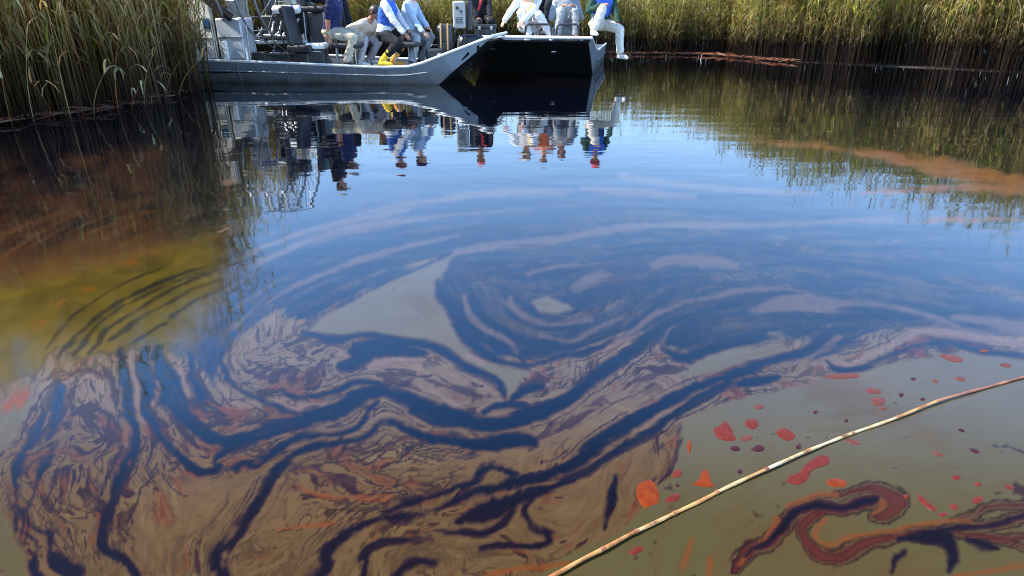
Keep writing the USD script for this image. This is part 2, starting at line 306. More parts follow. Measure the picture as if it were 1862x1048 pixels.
ALB = 0.205
def oil():
    dist = np.concatenate([np.geomspace(0.86, 4.2, 330), np.geomspace(4.2, 11.5, 80)[1:]])
    us = np.concatenate([np.linspace(-2.0, -0.95, 40, endpoint=False), np.linspace(-0.95, 0.95, 900), np.linspace(0.95, 2.0, 41)[1:]])
    # columns fan out with distance; each row keeps straight
    gx = us[None, :] * (dist[:, None] * CP + EYE * SP)
    gy = np.broadcast_to(dist[:, None], gx.shape)
    P = np.stack([gx, gy, np.zeros_like(gx)], -1)
    wob = lambda s, seed, o=3: meshkit.fbm(P * s, o, seed) - 0.5
    X0, Y0 = seen(gx, gy)
    jit = 26 * np.clip(1.2 / gy, 0.25, 1)
    X = X0 + wob(7, 3, 2) * jit + wob(26, 5, 2) * jit * 0.32 + wob(90, 7, 2) * jit * 0.16
    Y = Y0 + (wob(7, 11, 2) * jit + wob(26, 13, 2) * jit * 0.32 + wob(90, 17, 2) * jit * 0.16) * np.clip(1.6 / gy, 0.12, 0.9)
    pts = np.stack([X.ravel(), Y.ravel()], 1)
    allx, ally = pts.T
    tang = []
    def strokes(lines, pad=30):
        sd = np.full(len(pts), -60.0)
        for ln in lines:
            s = spline(ln, 2.5)
            d = np.gradient(s[:, :2], axis=0)
            tang.append(np.hstack([s[::4, :2], d[::4] / (np.linalg.norm(d[::4], axis=1, keepdims=True) + 1e-9)]))
            k = s[:, 2].max() + pad
            sel = np.nonzero((allx > s[:, 0].min() - k) & (allx < s[:, 0].max() + k) & (ally > s[:, 1].min() - k) & (ally < s[:, 1].max() + k))[0]
            if not len(sel): continue
            dd, ii = cKDTree(s[:, :2]).query(pts[sel])
            sd[sel] = np.maximum(sd[sel], s[ii, 2] - dd)
        return sd.reshape(X.shape)
    def area(polys, pad=80):
        sd = np.full(len(pts), -80.0)
        for pg in polys:
            p = np.array(pg + pg[:1], float)
            sel = np.nonzero((allx > p[:, 0].min() - pad) & (allx < p[:, 0].max() + pad) & (ally > p[:, 1].min() - pad) & (ally < p[:, 1].max() + pad))[0]
            q = pts[sel]; inside = np.zeros(len(q), bool); dmin = np.full(len(q), 1e9)
            for a, b in zip(p[:-1], p[1:]):
                if a[1] != b[1]:
                    c = (a[1] > q[:, 1]) != (b[1] > q[:, 1])
                    inside ^= c & (q[:, 0] < (b[0] - a[0]) * (q[:, 1] - a[1]) / (b[1] - a[1]) + a[0])
                t = np.clip(((q - a) @ (b - a)) / ((b - a) @ (b - a)), 0, 1)[:, None]
                dmin = np.minimum(dmin, np.linalg.norm(q - a - t * (b - a), axis=1))
            sd[sel] = np.maximum(sd[sel], np.where(inside, dmin, -dmin))
        return sd.reshape(X.shape)
    st = lambda v, a, b: (lambda t: t * t * (3 - 2 * t))(np.clip((v - a) / (b - a), 0, 1))
    dark, purple, orange, pink, clr, rust, rl, swirl = map(strokes, (DARK, PURPLE, ORANGE, PINK, CLEARLINE, RUST, REEDLINES, SWIRL))
    smooth, thin = area(SMOOTH), area(THIN)
    # flow: the strokes' directions spread over the surface, then noise smeared along it
    T = np.vstack(tang); tree = cKDTree(T[:, :2])
    sub = (slice(None, None, 4), slice(None, None, 6))
    q = np.stack([X0[sub].ravel(), Y0[sub].ravel() ], 1)
    dd, ii = tree.query(q, k=24)
    w = 1 / (dd + 6.0) ** 1.6
    c2 = (w * (T[ii, 2]**2 - T[ii, 3]**2)).sum(1); s2 = (w * 2 * T[ii, 2] * T[ii, 3]).sum(1)
    ang = np.stack([np.cos(np.arctan2(s2, c2) / 1), np.sin(np.arctan2(s2, c2))], 0).reshape(2, *X0[sub].shape)
    R, C = X.shape
    ri, ci = np.meshgrid(np.arange(R) / 4.0, np.arange(C) / 6.0, indexing='ij')
    c2 = map_coordinates(ang[0], [ri, ci], order=1, mode='nearest'); s2 = map_coordinates(ang[1], [ri, ci], order=1, mode='nearest')
    th = np.arctan2(s2, c2) / 2
    # curl noise bends the flow inside the mottled film
    th0 = th
    th = th + 3.0 * wob(5.5, 21, 2) + 2.6 * wob(15, 23, 3)
    dxr = np.gradient(X0, axis=1); dyr = np.gradient(Y0, axis=0)       # pixels per column / per row
    white = gaussian_filter(rng.standard_normal(X.shape), (0.8, 0.8))
    white /= white.std()
    white2 = gaussian_filter(rng.standard_normal(X.shape), (2.2, 2.2)); white2 /= white2.std()
    def lic(src, length, step, th):
        vx, vy = np.cos(th), np.sin(th)
        acc = src.copy(); n = 1
        for sgn in (1, -1):
            r, c = np.meshgrid(np.arange(R, dtype=float), np.arange(C, dtype=float), indexing='ij')
            a0 = vx * sgn; b0 = vy * sgn
            for _ in range(length):
                r = r + b0 * step / np.where(np.abs(dyr) < 0.05, 0.05, dyr); c = c + a0 * step / dxr
                acc += map_coordinates(src, [r, c], order=1, mode='reflect'); n += 1
                t2 = map_coordinates(th, [r, c], order=0, mode='nearest')
                na, nb = np.cos(t2), np.sin(t2)
                flip = np.where(na * a0 + nb * b0 < 0, -1, 1)
                a0, b0 = na * flip, nb * flip
        acc -= acc.mean(); return acc / acc.std()
    L1 = lic(white, 9, 2.0, th)
    L2 = lic(white2, 14, 3.0, th)
    white3 = gaussian_filter(rng.standard_normal(X.shape), (1.5, 1.5)); white3 /= white3.std()
    L3 = lic(white3, 22, 3.2, th0 + 0.5 * wob(6, 25, 2))      # long threads beside the channels
    near = np.clip(1.6 / gy, 0.35, 1.0)
    patch = wob(2.2, 31, 3) * 4 + 0.35
    # ---- colours (albedo)
    col = lambda *c: np.array(c, float)
    mixc = lambda a, b, t: a + (b - a) * t[..., None]
    W = col(0.0006, 0.0008, 0.0020)
    base = np.broadcast_to(col(0.258, 0.148, 0.050), (*X.shape, 3)).copy()
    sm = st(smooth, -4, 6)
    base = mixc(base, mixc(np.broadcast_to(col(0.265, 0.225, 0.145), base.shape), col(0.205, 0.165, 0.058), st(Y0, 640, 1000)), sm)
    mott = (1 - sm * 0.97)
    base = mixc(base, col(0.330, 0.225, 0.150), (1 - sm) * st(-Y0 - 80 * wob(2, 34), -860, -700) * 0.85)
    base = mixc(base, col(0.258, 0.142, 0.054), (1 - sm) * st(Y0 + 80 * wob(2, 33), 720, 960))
    base = mixc(base, col(0.37, 0.235, 0.085), np.clip(st(L3, 0.4, 2.0) * mott, 0, 1) * 0.55)
    F1 = lic(white2, 20, 2.6, th); F2 = gaussian_filter(L1, 1.0); F2 /= F2.std()
    vein = np.maximum(st(-np.abs(F1 - 0.9), -0.34, -0.10), st(-np.abs(F2 * 0.8 + F1 * 0.5 + 0.4), -0.30, -0.08)) * st(patch + 0.3 * L2, -0.75, 0.35)
    blot = st(L1 * 0.75 + L2 * 0.7 + patch * 0.9, 1.15, 1.7)
    veins = np.maximum(vein * 0.85, blot) * mott
    base = mixc(base, col(0.035, 0.009, 0.012), veins * 0.93)
    threads = st(L3 + 0.45 * L1 + 0.4 * patch, 0.95, 1.5) * mott * st(np.maximum(dark, purple), -40, -4)
    base = mixc(base, col(0.040, 0.015, 0.026), threads * 0.9)
    # thin filaments echoing the channels at a few distances
    dd_ = dark + 7 * wob(3.0, 95, 2) + 2.2 * wob(22, 96, 2)
    echo = np.maximum.reduce([st(1.7 - np.abs(dd_ + o_), -1.0, 1.0) * st(wob(2.2, 97 + k_, 3) + 0.12 * L3, -0.10 + 0.03 * k_, 0.16 + 0.03 * k_) for k_, o_ in enumerate((10, 16, 23, 31, 41))])
    base = mixc(base, col(0.035, 0.013, 0.024), echo * mott * 0.9 * (1 - st(X0, 920, 970) * st(Y0, 850, 900)))
    ored = st(L2 * 0.7 - L1 * 0.5 + patch * 0.3, 0.8, 1.8) * mott
    base = mixc(base, col(0.34, 0.095, 0.030), ored * 0.6)
    base = mixc(base, col(0.22, 0.125, 0.040), st(wob(2.6, 61, 4) + 0.10 * L3 + 0.25 * st(Y0, 850, 1048), 0.02, 0.42) * 0.6)
    speck = st(meshkit.noise(P * 55, 71), 0.90, 0.95) * st(meshkit.noise(P * 9, 72), 0.5, 0.8)
    base = mixc(base, col(0.07, 0.025, 0.018), speck * 0.7)
    base *= (1 + 0.08 * L1 * mott + 0.03 * wob(40, 41) + 0.22 * wob(3, 43))[..., None]
    film = np.ones(X.shape)
    th_ = st(thin + 26 * wob(5, 91, 2) + 5 * L3 * (1 - sm), -6, 10)
    sheen = 0.07 + 0.13 * np.clip(L3, -0.6, 2.5) + 0.03 * np.clip(L1, -1, 2) + 0.06 * st(patch, 0.2, 0.9)
    sheen = np.clip(sheen, 0.015, 1) * st(Y0, 300, 450)
    film = film * (1 - th_) + th_ * sheen
    film = film * (1 - 0.999 * sm) + sm * 1.0 * np.where(th_ > 0.5, 0.92, 1.0)
    # left film, brown where the reeds are mirrored
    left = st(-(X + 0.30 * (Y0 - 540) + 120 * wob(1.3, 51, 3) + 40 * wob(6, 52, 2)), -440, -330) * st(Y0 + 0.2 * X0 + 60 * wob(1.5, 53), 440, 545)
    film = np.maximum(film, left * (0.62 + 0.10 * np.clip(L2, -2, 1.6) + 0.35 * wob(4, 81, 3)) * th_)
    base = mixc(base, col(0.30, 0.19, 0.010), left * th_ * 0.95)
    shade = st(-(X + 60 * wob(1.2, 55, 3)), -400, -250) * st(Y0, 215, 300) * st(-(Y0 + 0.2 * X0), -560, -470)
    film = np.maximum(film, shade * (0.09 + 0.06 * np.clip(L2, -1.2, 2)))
    base = mixc(base, col(0.50, 0.17, 0.05), shade * 0.9)  # warm tone of the mirrored reeds, painted into the film
    def over(sd, lo, hi, colour, amt=1.0, cover=1.0):
        nonlocal base, film
        t = st(sd, lo, hi) * amt
        base = mixc(base, colour, t); film = film * (1 - t) + t * np.maximum(film, cover)
    ragged = 2.2 * L1 * (1 - sm)
    over(purple + 4.5 * L1 + 3.5 * L3 - 2, -3, 4, col(0.060, 0.018, 0.026), 0.85, 0.9)
    over(pink + 2.4 * L3 * near + 0.8 * L1, -6, 4, col(0.40, 0.25, 0.20), 0.75, 0.62)
    over(swirl + 1.2 * L3 + 2 * wob(14, 37, 2), -4, 5, col(0.19, 0.032, 0.022), 0.9, 0.95)
    over(2.2 - np.abs(swirl + 3.0 + 1.0 * L1), -2, 1.5, col(0.05, 0.012, 0.014), 0.8, 0.95)
    over(2.0 - np.abs(swirl - 4.5 + 1.0 * L1), -2, 1.5, col(0.09, 0.018, 0.016), 0.6, 0.95)
    over(orange + ragged * 0.6, -3, 3, col(0.40, 0.11, 0.022), 0.78, 0.95)
    over(rl + 1.0 * L1, -3, 3, col(0.012, 0.006, 0.003), 0.92, 0.6)
    over(rust + 3.0 * L1 + 5.0 * L3 * near + 8 * wob(2.5, 38, 3), -6, 9, col(0.46, 0.105, 0.006), 0.9, 0.9)
    t = st(clr + 1.0 * L1, -3, 3) * 0.8; film *= 1 - t
    dark = dark - 1.2 + (1.2 * L1 + 2.4 * L3) * near * mott
    edge = st(dark, -8, -1) * (1 - th_ * 0.8)
    base = mixc(base, col(0.045, 0.016, 0.032), edge * 0.8)
    core = st(dark, -3.4, 3.0)
    inner = st(L3 * 0.8 + L1 * 0.5 + 1.5 * wob(4, 57, 2), 0.9, 1.7) * near      # threads of film drawn through the channels
    core = core * (1 - 0.42 * inner)
    film *= 1 - 0.985 * core
    heavy = core * st(Y0 + 60 * wob(2, 99), 800, 960) * 0.55       # near-black film painted in to dull the sky reflected in nearest channels
    base = mixc(base, col(0.030, 0.012, 0.020), core); film = film + (0.9 - film) * heavy
    film = np.clip(film, 0, 1)
    film = np.where(Y0 < 225, film * st(Y0, 205, 240), film)
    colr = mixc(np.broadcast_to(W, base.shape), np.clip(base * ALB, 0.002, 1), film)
    # ---- mesh
    idx = np.arange(R * C).reshape(R, C)
    q = np.stack([idx[:-1, :-1], idx[:-1, 1:], idx[1:, 1:], idx[1:, :-1]], -1).reshape(-1, 4)
    f = np.vstack([q[:, [0, 1, 2]], q[:, [0, 2, 3]]])
    v = P.reshape(-1, 3).copy(); v[:, 2] = 0.004
    ids, inv = np.unique(f, return_inverse=True)
    oil_mat = usdkit.material(stage, '/World/Looks/oil_film', {**RIPPLE[0],
        'c': ('attribute', {'attribute': 'oil_color'}), 'f': ('attribute', {'attribute': 'oil_film'}),
        'r': ('map_range', {'from_min': 0.0, 'from_max': 1.0, 'to_min': 0.025, 'to_max': 0.13}),
        's': ('map_range', {'from_min': 0.0, 'from_max': 1.0, 'to_min': 0.5, 'to_max': 0.33}),
        'e': ('attribute', {'attribute': 'oil_sheen'}), 'i': ('attribute', {'attribute': 'oil_ior'}),
        'ti': ('mix_color', {'a': (1, 1, 1), 'b': (0.10, 0.60, 1.0)}),
        'p': ('principled_bsdf', {})},
        RIPPLE[1] + [('e.fac', 'ti.fac'), ('i.fac', 'p.ior'), ('ti.result', 'p.specular_tint'), ('bump.normal', 'p.normal'), ('c.color', 'p.base_color'), ('f.fac', 'r.value'), ('f.fac', 's.value'), ('r.result', 'p.roughness'), ('s.result', 'p.specular_ior_level')], surface='p.BSDF')
    o = obj('oil_slick', (v[ids], inv.reshape(f.shape)), oil_mat, smooth=False)
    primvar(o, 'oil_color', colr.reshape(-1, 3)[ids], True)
    primvar(o, 'oil_film', film.ravel()[ids])
    primvar(o, 'oil_sheen', (st(Y0, 205, 520) * (1 - 0.75 * film)).ravel()[ids])
    primvar(o, 'oil_ior', (1.5 + 0.12 * st(Y0, 205, 520) - 0.42 * st(Y0, 660, 960)).ravel()[ids])
    tag(o, 'brown and grey crude oil film swirling in bands across the water', 'oil slick', kind='stuff')
oil()

# ------------------------------------------------------------------ marsh ground behind the waterline
from shapely.geometry import Polygon, LineString, Point, box as sbox
import shapely
BANK = np.array([(-10.5, -4), (-8.0, 1.0), (-7.0, 4.0), (-6.5, 6.2), (-6.05, 7.7), (-5.35, 9.4), (-5.6, 11.3), (-6.5, 12.8), (-6.9, 15), (-5.6, 18.5), (-2.5, 20.9), (0.5, 21.6), (3.5, 21.1), (6.0, 20.6), (6.9, 18.4), (7.9, 17.1), (9.3, 15.9), (11.0, 14.4), (14, 12.4), (20, 9.5), (30, 7)])
bank_line = spline(BANK, 0.5)[:, :2]
pool = Polygon(list(map(tuple, bank_line)) + [(30, -30), (-10.5, -30)])
land = sbox(-380, -28, 380, 680).difference(pool.buffer(0.35))
land = max(getattr(land, 'geoms', [land]), key=lambda g: g.area)
mud = usdkit.material(stage, '/World/Looks/marsh_mud', {'geo': ('geometry', {}), 'n': ('noise_texture', {'scale': 3.0, 'detail': 6.0}),
    'r': ('rgb_ramp', {'ramp': [(0.3, (0.012, 0.009, 0.006)), (0.7, (0.045, 0.032, 0.018))]}), 'b': ('bump', {'distance': 0.05, 'strength': 0.8}),
    'p': ('principled_bsdf', {'roughness': 0.6})}, [('geo.position', 'n.vector'), ('n.fac', 'r.fac'), ('r.color', 'p.base_color'), ('n.fac', 'b.height'), ('b.normal', 'p.normal')], surface='p.BSDF')
g = trimesh.creation.extrude_polygon(land, 0.22, engine='earcut'); g.apply_translation([0, 0, -0.2])
tag(obj('marsh_ground', g, mud, smooth=False), 'dark oil-soaked mud under the reed beds', 'ground', kind='structure')

# ------------------------------------------------------------------ reeds
reed_mat = usdkit.material(stage, '/World/Looks/reed', {'c': ('attribute', {'attribute': 'reed_color'}), 'o': ('object_info', {}),
    'h': ('hsv', {'saturation': 1.0, 'hue': 0.5}), 'v': ('map_range', {'to_min': 0.65, 'to_max': 1.3}),
    'd': ('principled_bsdf', {'roughness': 0.55, 'specular_ior_level': 0.3}), 't': ('translucent_bsdf', {}), 'm': ('mix_closure', {'fac': 0.38})},
    [('o.random', 'v.value'), ('v.result', 'h.value'), ('c.color', 'h.color'), ('h.color', 'd.base_color'), ('h.color', 't.color'), ('d.BSDF', 'm.closure1'), ('t.BSDF', 'm.closure2')], surface='m.closure')
GREENS = np.array([(0.27, 0.29, 0.035), (0.38, 0.34, 0.055), (0.18, 0.23, 0.030), (0.47, 0.36, 0.08)])
STRAWS = np.array([(0.45, 0.27, 0.085), (0.52, 0.36, 0.14), (0.34, 0.17, 0.055), (0.60, 0.47, 0.24)])
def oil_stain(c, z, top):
    """Darkens the colour below top: oil soaking, plus painted shade at the reed bases."""
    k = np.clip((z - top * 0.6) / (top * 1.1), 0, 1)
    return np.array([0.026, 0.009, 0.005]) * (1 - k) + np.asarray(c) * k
def reed_stem(r, base, h, lean, az, dead, leaves=9, leaf_len=(0.28, 0.6), oiled=0.58):
    """One reed: a tapering stalk and its arching leaves. Returns vertices, faces, colours."""
    V, F, C = [], [], []
    n = 6
    t = np.linspace(0, 1, n)
    d = np.array([math.cos(az), math.sin(az), 0])
    spine = np.array(base) + np.outer(t**1.8 * lean * h, d) + np.outer(t * h * (1 - 0.12 * lean**2), [0, 0, 1])
    rad = 0.0055 * (1 - 0.65 * t) * (1.1 if dead else 1)
    stem_c = STRAWS[r.integers(4)] if dead else 0.5 * STRAWS[r.integers(3)] + 0.5 * GREENS[r.integers(4)]
    for i in range(n):
        for k in range(3):
            a = k * 2.094
            V.append(spine[i] + rad[i] * np.array([math.cos(a), math.sin(a), 0]))
            z = spine[i][2]
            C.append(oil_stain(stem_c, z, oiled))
    for i in range(n - 1):
        for k in range(3):
            a, b = i * 3 + k, i * 3 + (k + 1) % 3
            F += [(a, b, b + 3), (a, b + 3, a + 3)]
    for _ in range(leaves):
        u = r.uniform(0.16, 0.98)
        p = np.array([np.interp(u, t, spine[:, k]) for k in range(3)])
        L = r.uniform(*leaf_len) * (0.75 + 0.25 * math.sin(u * 3.1))
        a = r.uniform(0, 6.283); e = r.uniform(0.5, 1.25); droop = r.uniform(0.8, 2.6) * (1.3 if dead else 1)
        w = r.uniform(0.008, 0.015)
        low = u < 0.4
        c = STRAWS[r.integers(4)] if (dead or (low and r.random() < 0.6) or r.random() < 0.18) else GREENS[r.integers(4)] * r.uniform(0.8, 1.35)
        dirh = np.array([math.cos(a), math.sin(a), 0]); side = np.array([-math.sin(a), math.cos(a), 0])
        s = len(V); q = p.copy(); m = 5
        for j in range(m):
            x = j / (m - 1)
            ww = w * (1 - x**1.6) * (0.6 + 1.2 * min(x * 3, 1) * 0.5) + 0.0008
            V += [q + side * ww, q - side * ww]
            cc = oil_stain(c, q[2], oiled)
            C += [cc, cc]
            e2 = e - droop * x
            q = q + (dirh * math.cos(e2) + np.array([0, 0, math.sin(e2)])) * L / (m - 1)
            q[2] = max(q[2], 0.02)
        for j in range(m - 1):
            b0 = s + 2 * j
            F += [(b0, b0 + 1, b0 + 3), (b0, b0 + 3, b0 + 2)]
    return V, F, C
def reed_mesh(r, stems, radius, H, dead_share, **kw):
    V, F, C = [], [], []
    for _ in range(stems):
        a, q = r.uniform(0, 6.283), radius * math.sqrt(r.random())
        v, f, c = reed_stem(r, (q * math.cos(a), q * math.sin(a), 0), H * r.uniform(0.66, 1.0), r.uniform(0.02, 0.28), r.uniform(0, 6.283), r.random() < dead_share, **kw)
        F += [tuple(np.add(x, len(V))) for x in f]; V += v; C += c
    return np.array(V), np.array(F), np.array(C)
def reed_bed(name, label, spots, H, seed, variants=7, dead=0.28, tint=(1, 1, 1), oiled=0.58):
    r = np.random.default_rng(seed)
    pi = UsdGeom.PointInstancer.Define(stage, path_for(name))
    tag(pi.GetPrim(), label, 'reeds', kind='stuff')
    for k in range(variants):
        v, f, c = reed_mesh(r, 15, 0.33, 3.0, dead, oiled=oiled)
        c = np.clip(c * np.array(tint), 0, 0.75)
        m = usdkit.mesh(stage, f'{pi.GetPath()}/tuft_{k:03d}', (v, f), reed_mat, False)
        m.CreateDoubleSidedAttr(True)
        primvar(m.GetPrim(), 'reed_color', c, True)
        pi.CreatePrototypesRel().AddTarget(m.GetPath())
    n = len(spots)
    pi.CreatePositionsAttr(Vt.Vec3fArray([Gf.Vec3f(float(a), float(b), 0.0) for a, b in spots]))
    pi.CreateProtoIndicesAttr(Vt.IntArray([int(q) for q in r.integers(0, variants, n)]))
    ang = r.uniform(0, 2 * math.pi, n)
    pi.CreateOrientationsAttr(Vt.QuathArray([Gf.Quath(float(math.cos(a / 2)), 0, 0, float(math.sin(a / 2))) for a in ang]))
    hs = np.array([H(*p) for p in spots]) * r.uniform(0.82, 1.06, n) / 3.0
    pi.CreateScalesAttr(Vt.Vec3fArray([Gf.Vec3f(float(0.7 + 0.3 * h), float(0.7 + 0.3 * h), float(h)) for h in hs]))
def left_height(x, y):
    h = 3.75 + 0.25 * math.sin(y * 0.9) + 0.22 * float(np.clip(y - 7, 0, 5)) - 0.25 * max(0, y - 13)
    if 12.3 < y < 14.6: h = min(h, 1.5 + 1.1 * max(0.0, -6.4 - x))      # reeds cut short beside the stern to let sun onto the rudder
    return h
cand = rng.uniform([-16, -4], [26, 28], (22000, 2))
line = LineString(bank_line)
pts_ = shapely.points(cand)
dl = shapely.distance(pts_, line); inside = shapely.contains(pool, pts_)
ok = (~inside & (dl < 6.0) & (rng.random(len(cand)) < np.where(dl < 1.6, 0.52, 0.34))) | (inside & (dl < 0.25) & (rng.random(len(cand)) < 0.40))
ok &= ~((cand[:, 0] < 0) & (cand[:, 1] < 2.0) & (dl > 2.5))
sp_ = cand[ok]
lft = sp_[:, 0] < -4.2
reed_bed('reed_bed', 'tall green and straw reed bed with bases painted dark for oil and shade, left of the boats', sp_[lft], left_height, 11, dead=0.42, tint=(1.2, 1.2, 1.15))
reed_bed('reed_bed', 'olive reed bank with bases painted dark for oil and shade along the far water edge, behind and right of the boats', sp_[~lft], lambda x, y: 2.45 + 1.3 * float(np.clip((x - 5.2) / 4.0, 0, 1)), 12, dead=0.22, tint=(0.72, 0.78, 0.78), oiled=0.72)

# flattened rusty stalks lying along the waterline
def litter(name, label, s0, s1, n, seed, cols):
    r = np.random.default_rng(seed); ms = []; C = []
    seg = bank_line[s0:s1]
    for _ in range(n):
        i = r.integers(1, len(seg) - 1); p = seg[i] + r.normal(0, 0.10, 2); a = r.uniform(0, 6.28); L = r.uniform(0.15, 0.6)
        tdir = seg[i + 1] - seg[i - 1] if i + 1 < len(seg) else seg[i] - seg[i - 1]
        a = math.atan2(tdir[1], tdir[0]) + r.normal(0, 0.6)
        d = np.array([math.cos(a), math.sin(a), r.normal(0, 0.12)])
        t = tube([np.array([*p, 0.055]) - d * L / 2, np.array([*p, 0.06]), np.array([*p, 0.055]) + d * L / 2], [0.004, 0.007, 0.003], 4)
        t.vertices[:, 2] = np.maximum(t.vertices[:, 2], 0.012)
        ms.append(t); C.append(np.repeat(cols[r.integers(len(cols))][None], len(t.vertices), 0))
    m = join(ms); p = obj(name, m, reed_mat, smooth=False); primvar(p, 'reed_color', np.vstack(C), True)
    tag(p, label, 'reed litter', kind='stuff')
RUSTY = np.array([(0.22, 0.06, 0.025), (0.30, 0.11, 0.05), (0.12, 0.035, 0.02), (0.36, 0.22, 0.14)])
ix = lambda x, y: int(np.argmin(np.hypot(bank_line[:, 0] - x, bank_line[:, 1] - y)))
litter('reed_litter', 'rusty oil-stained stalks lying along the far waterline right of the boats', ix(2.5, 21.2), ix(8, 17), 260, 5, RUSTY)
litter('reed_litter', 'brown broken stalks lying along the left waterline below the tall reeds', ix(-6.6, 6), ix(-6.5, 13), 160, 6, RUSTY * 0.8 + 0.02)

# single reeds one can pick out at the edge of the left bed
def lone_reed(px, py, y, h, lean, az, seed, label, dead=True, group=None, leaves=3):
    b = at_dist(px, py, y); r = np.random.default_rng(seed)
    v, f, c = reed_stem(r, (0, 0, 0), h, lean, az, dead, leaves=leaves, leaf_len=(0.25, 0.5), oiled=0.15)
    v = np.array(v); c = np.array(c) * (1.25 if dead else 1)
    t = thing('reed_stalk', label, 'reed', (b[0], b[1], 0.0), group=group)
    for nm, sel in (('stalk', np.arange(18)), *((('leaf', np.arange(18 + 10 * k, 28 + 10 * k))) for k in range(leaves))):
        fs = [x for x in f if sel[0] <= x[0] <= sel[-1]]
        p = obj(nm, (v[sel], np.array(fs) - sel[0]), reed_mat, t, smooth=False)
        primvar(p, 'reed_color', np.clip(c[sel], 0, 0.6), True)
EDGE = [(60, 215, 7.75, 1.15, 0.5, -0.6), (128, 212, 7.95, 1.5, 0.6, -0.9), (170, 208, 8.2, 0.95, 0.8, -0.3), (215, 203, 8.5, 1.35, 0.5, -0.5), (238, 198, 8.8, 0.8, 0.9, 0.1),
        (262, 190, 9.1, 1.2, 0.6, -0.2), (300, 184, 9.5, 1.05, 0.7, 0.3), (325, 172, 10.2, 0.9, 0.9, -0.1), (20, 222, 7.5, 0.9, 0.7, -0.8), (100, 216, 7.8, 0.7, 1.0, -1.2)]
ORD = ['nearest the photo edge', 'second from the left', 'third from the left', 'fourth from the left', 'fifth from the left', 'sixth from the left', 'seventh from the left', 'eighth from the left', 'ninth from the left', 'nearest the boat']
for i, e in enumerate(EDGE):
    n_ = sorted(EDGE).index(e)
    lone_reed(*e, 100 + i, f"{'tall' if e[3] > 1.1 else 'short'} dead reed {'bent low' if e[4] > 0.75 else 'leaning'} over the left waterline, {ORD[n_]}", group='dead reeds leaning at the left waterline')

# ------------------------------------------------------------------ materials of boats, gear and people
M_ALU = mat('brushed_aluminium', (0.17, 0.20, 0.23), 0.42, 0.3, 14, 0.25, 0.0)
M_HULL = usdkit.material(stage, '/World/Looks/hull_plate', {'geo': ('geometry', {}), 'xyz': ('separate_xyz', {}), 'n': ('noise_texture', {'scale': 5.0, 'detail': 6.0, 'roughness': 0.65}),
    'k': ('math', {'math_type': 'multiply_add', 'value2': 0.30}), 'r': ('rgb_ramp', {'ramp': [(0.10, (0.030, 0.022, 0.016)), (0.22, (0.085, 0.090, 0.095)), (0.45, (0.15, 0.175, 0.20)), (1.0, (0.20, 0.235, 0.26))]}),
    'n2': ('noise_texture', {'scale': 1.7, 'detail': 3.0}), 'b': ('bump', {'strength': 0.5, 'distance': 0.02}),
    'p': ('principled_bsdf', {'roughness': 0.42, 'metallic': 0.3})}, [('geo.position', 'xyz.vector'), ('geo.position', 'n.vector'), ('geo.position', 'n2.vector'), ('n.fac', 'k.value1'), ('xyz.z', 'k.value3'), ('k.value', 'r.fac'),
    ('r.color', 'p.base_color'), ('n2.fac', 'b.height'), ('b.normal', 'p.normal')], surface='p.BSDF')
M_RAIL = mat('pale_aluminium_rail', (0.66, 0.67, 0.66), 0.38, 0.3, 25, 0.12)
M_BELLY = mat('dark_hull_bottom', (0.006, 0.007, 0.008), 0.55, 0.0, 8, 0.4, 0.0, 0.15)
M_DECK = mat('grey_deck', (0.10, 0.105, 0.11), 0.7, 0.0, 30, 0.3)
M_BLACK = mat('black_rubber', (0.018, 0.018, 0.02), 0.45, 0.0, 20, 0.3)
M_STEEL = mat('grey_steel', (0.30, 0.31, 0.32), 0.35, 0.7, 40, 0.2)
M_WHITE = mat('white_enamel', (0.78, 0.78, 0.76), 0.35, 0.0, 12, 0.06)
M_BLUE = mat('blue_decal', (0.02, 0.07, 0.26), 0.4)
M_TEAL = mat('green_decal', (0.03, 0.16, 0.13), 0.4)
M_GREYBOX = mat('grey_plastic_case', (0.30, 0.31, 0.31), 0.5, 0.0, 18, 0.12)
M_TAN = mat('tan_webbing', (0.32, 0.20, 0.08), 0.7)
M_RED = mat('red_plastic', (0.42, 0.05, 0.04), 0.45)
M_FLESH = mat('skin', (0.50, 0.26, 0.17), 0.5, 0.0, 40, 0.08)
M_FLESH2 = mat('tanned_skin', (0.36, 0.16, 0.09), 0.5, 0.0, 40, 0.1)
M_EYE = mat('eye_dark', (0.02, 0.015, 0.012), 0.15)
M_LIP = mat('lip', (0.33, 0.11, 0.09), 0.45)
M_HAIR = mat('dark_hair', (0.028, 0.018, 0.012), 0.5, 0.0, 90, 0.4)
def cloth(name, c): return mat('cloth_' + name, c, 0.85, 0.0, 26, 0.16, 0.008, 0.2)
C_NAVY, C_KHAKI, C_BEIGE, C_LILAC = cloth('navy', (0.014, 0.018, 0.065)), cloth('khaki', (0.42, 0.38, 0.29)), cloth('beige', (0.60, 0.50, 0.38)), cloth('lilac_grey', (0.46, 0.43, 0.46))
C_WHITE, C_BLUE, C_BLACK, C_PALE = cloth('white', (0.62, 0.62, 0.62)), cloth('blue', (0.04, 0.11, 0.42)), cloth('black', (0.012, 0.013, 0.016)), cloth('pale_blue', (0.38, 0.48, 0.58))
C_GREY, C_RED, C_GREEN, C_CREAM = cloth('grey', (0.26, 0.28, 0.29)), cloth('red', (0.50, 0.05, 0.05)), cloth('dark_green', (0.02, 0.05, 0.035)), cloth('cream', (0.58, 0.55, 0.47))
C_MAROON, C_ORANGE = cloth('maroon', (0.12, 0.015, 0.02)), cloth('orange', (0.55, 0.13, 0.05))
M_YELLOW = mat('yellow_rubber', (0.75, 0.50, 0.03), 0.4, 0.0, 10, 0.08)
M_AMBER = mat('amber_rubber', (0.62, 0.26, 0.03), 0.4, 0.0, 10, 0.1)

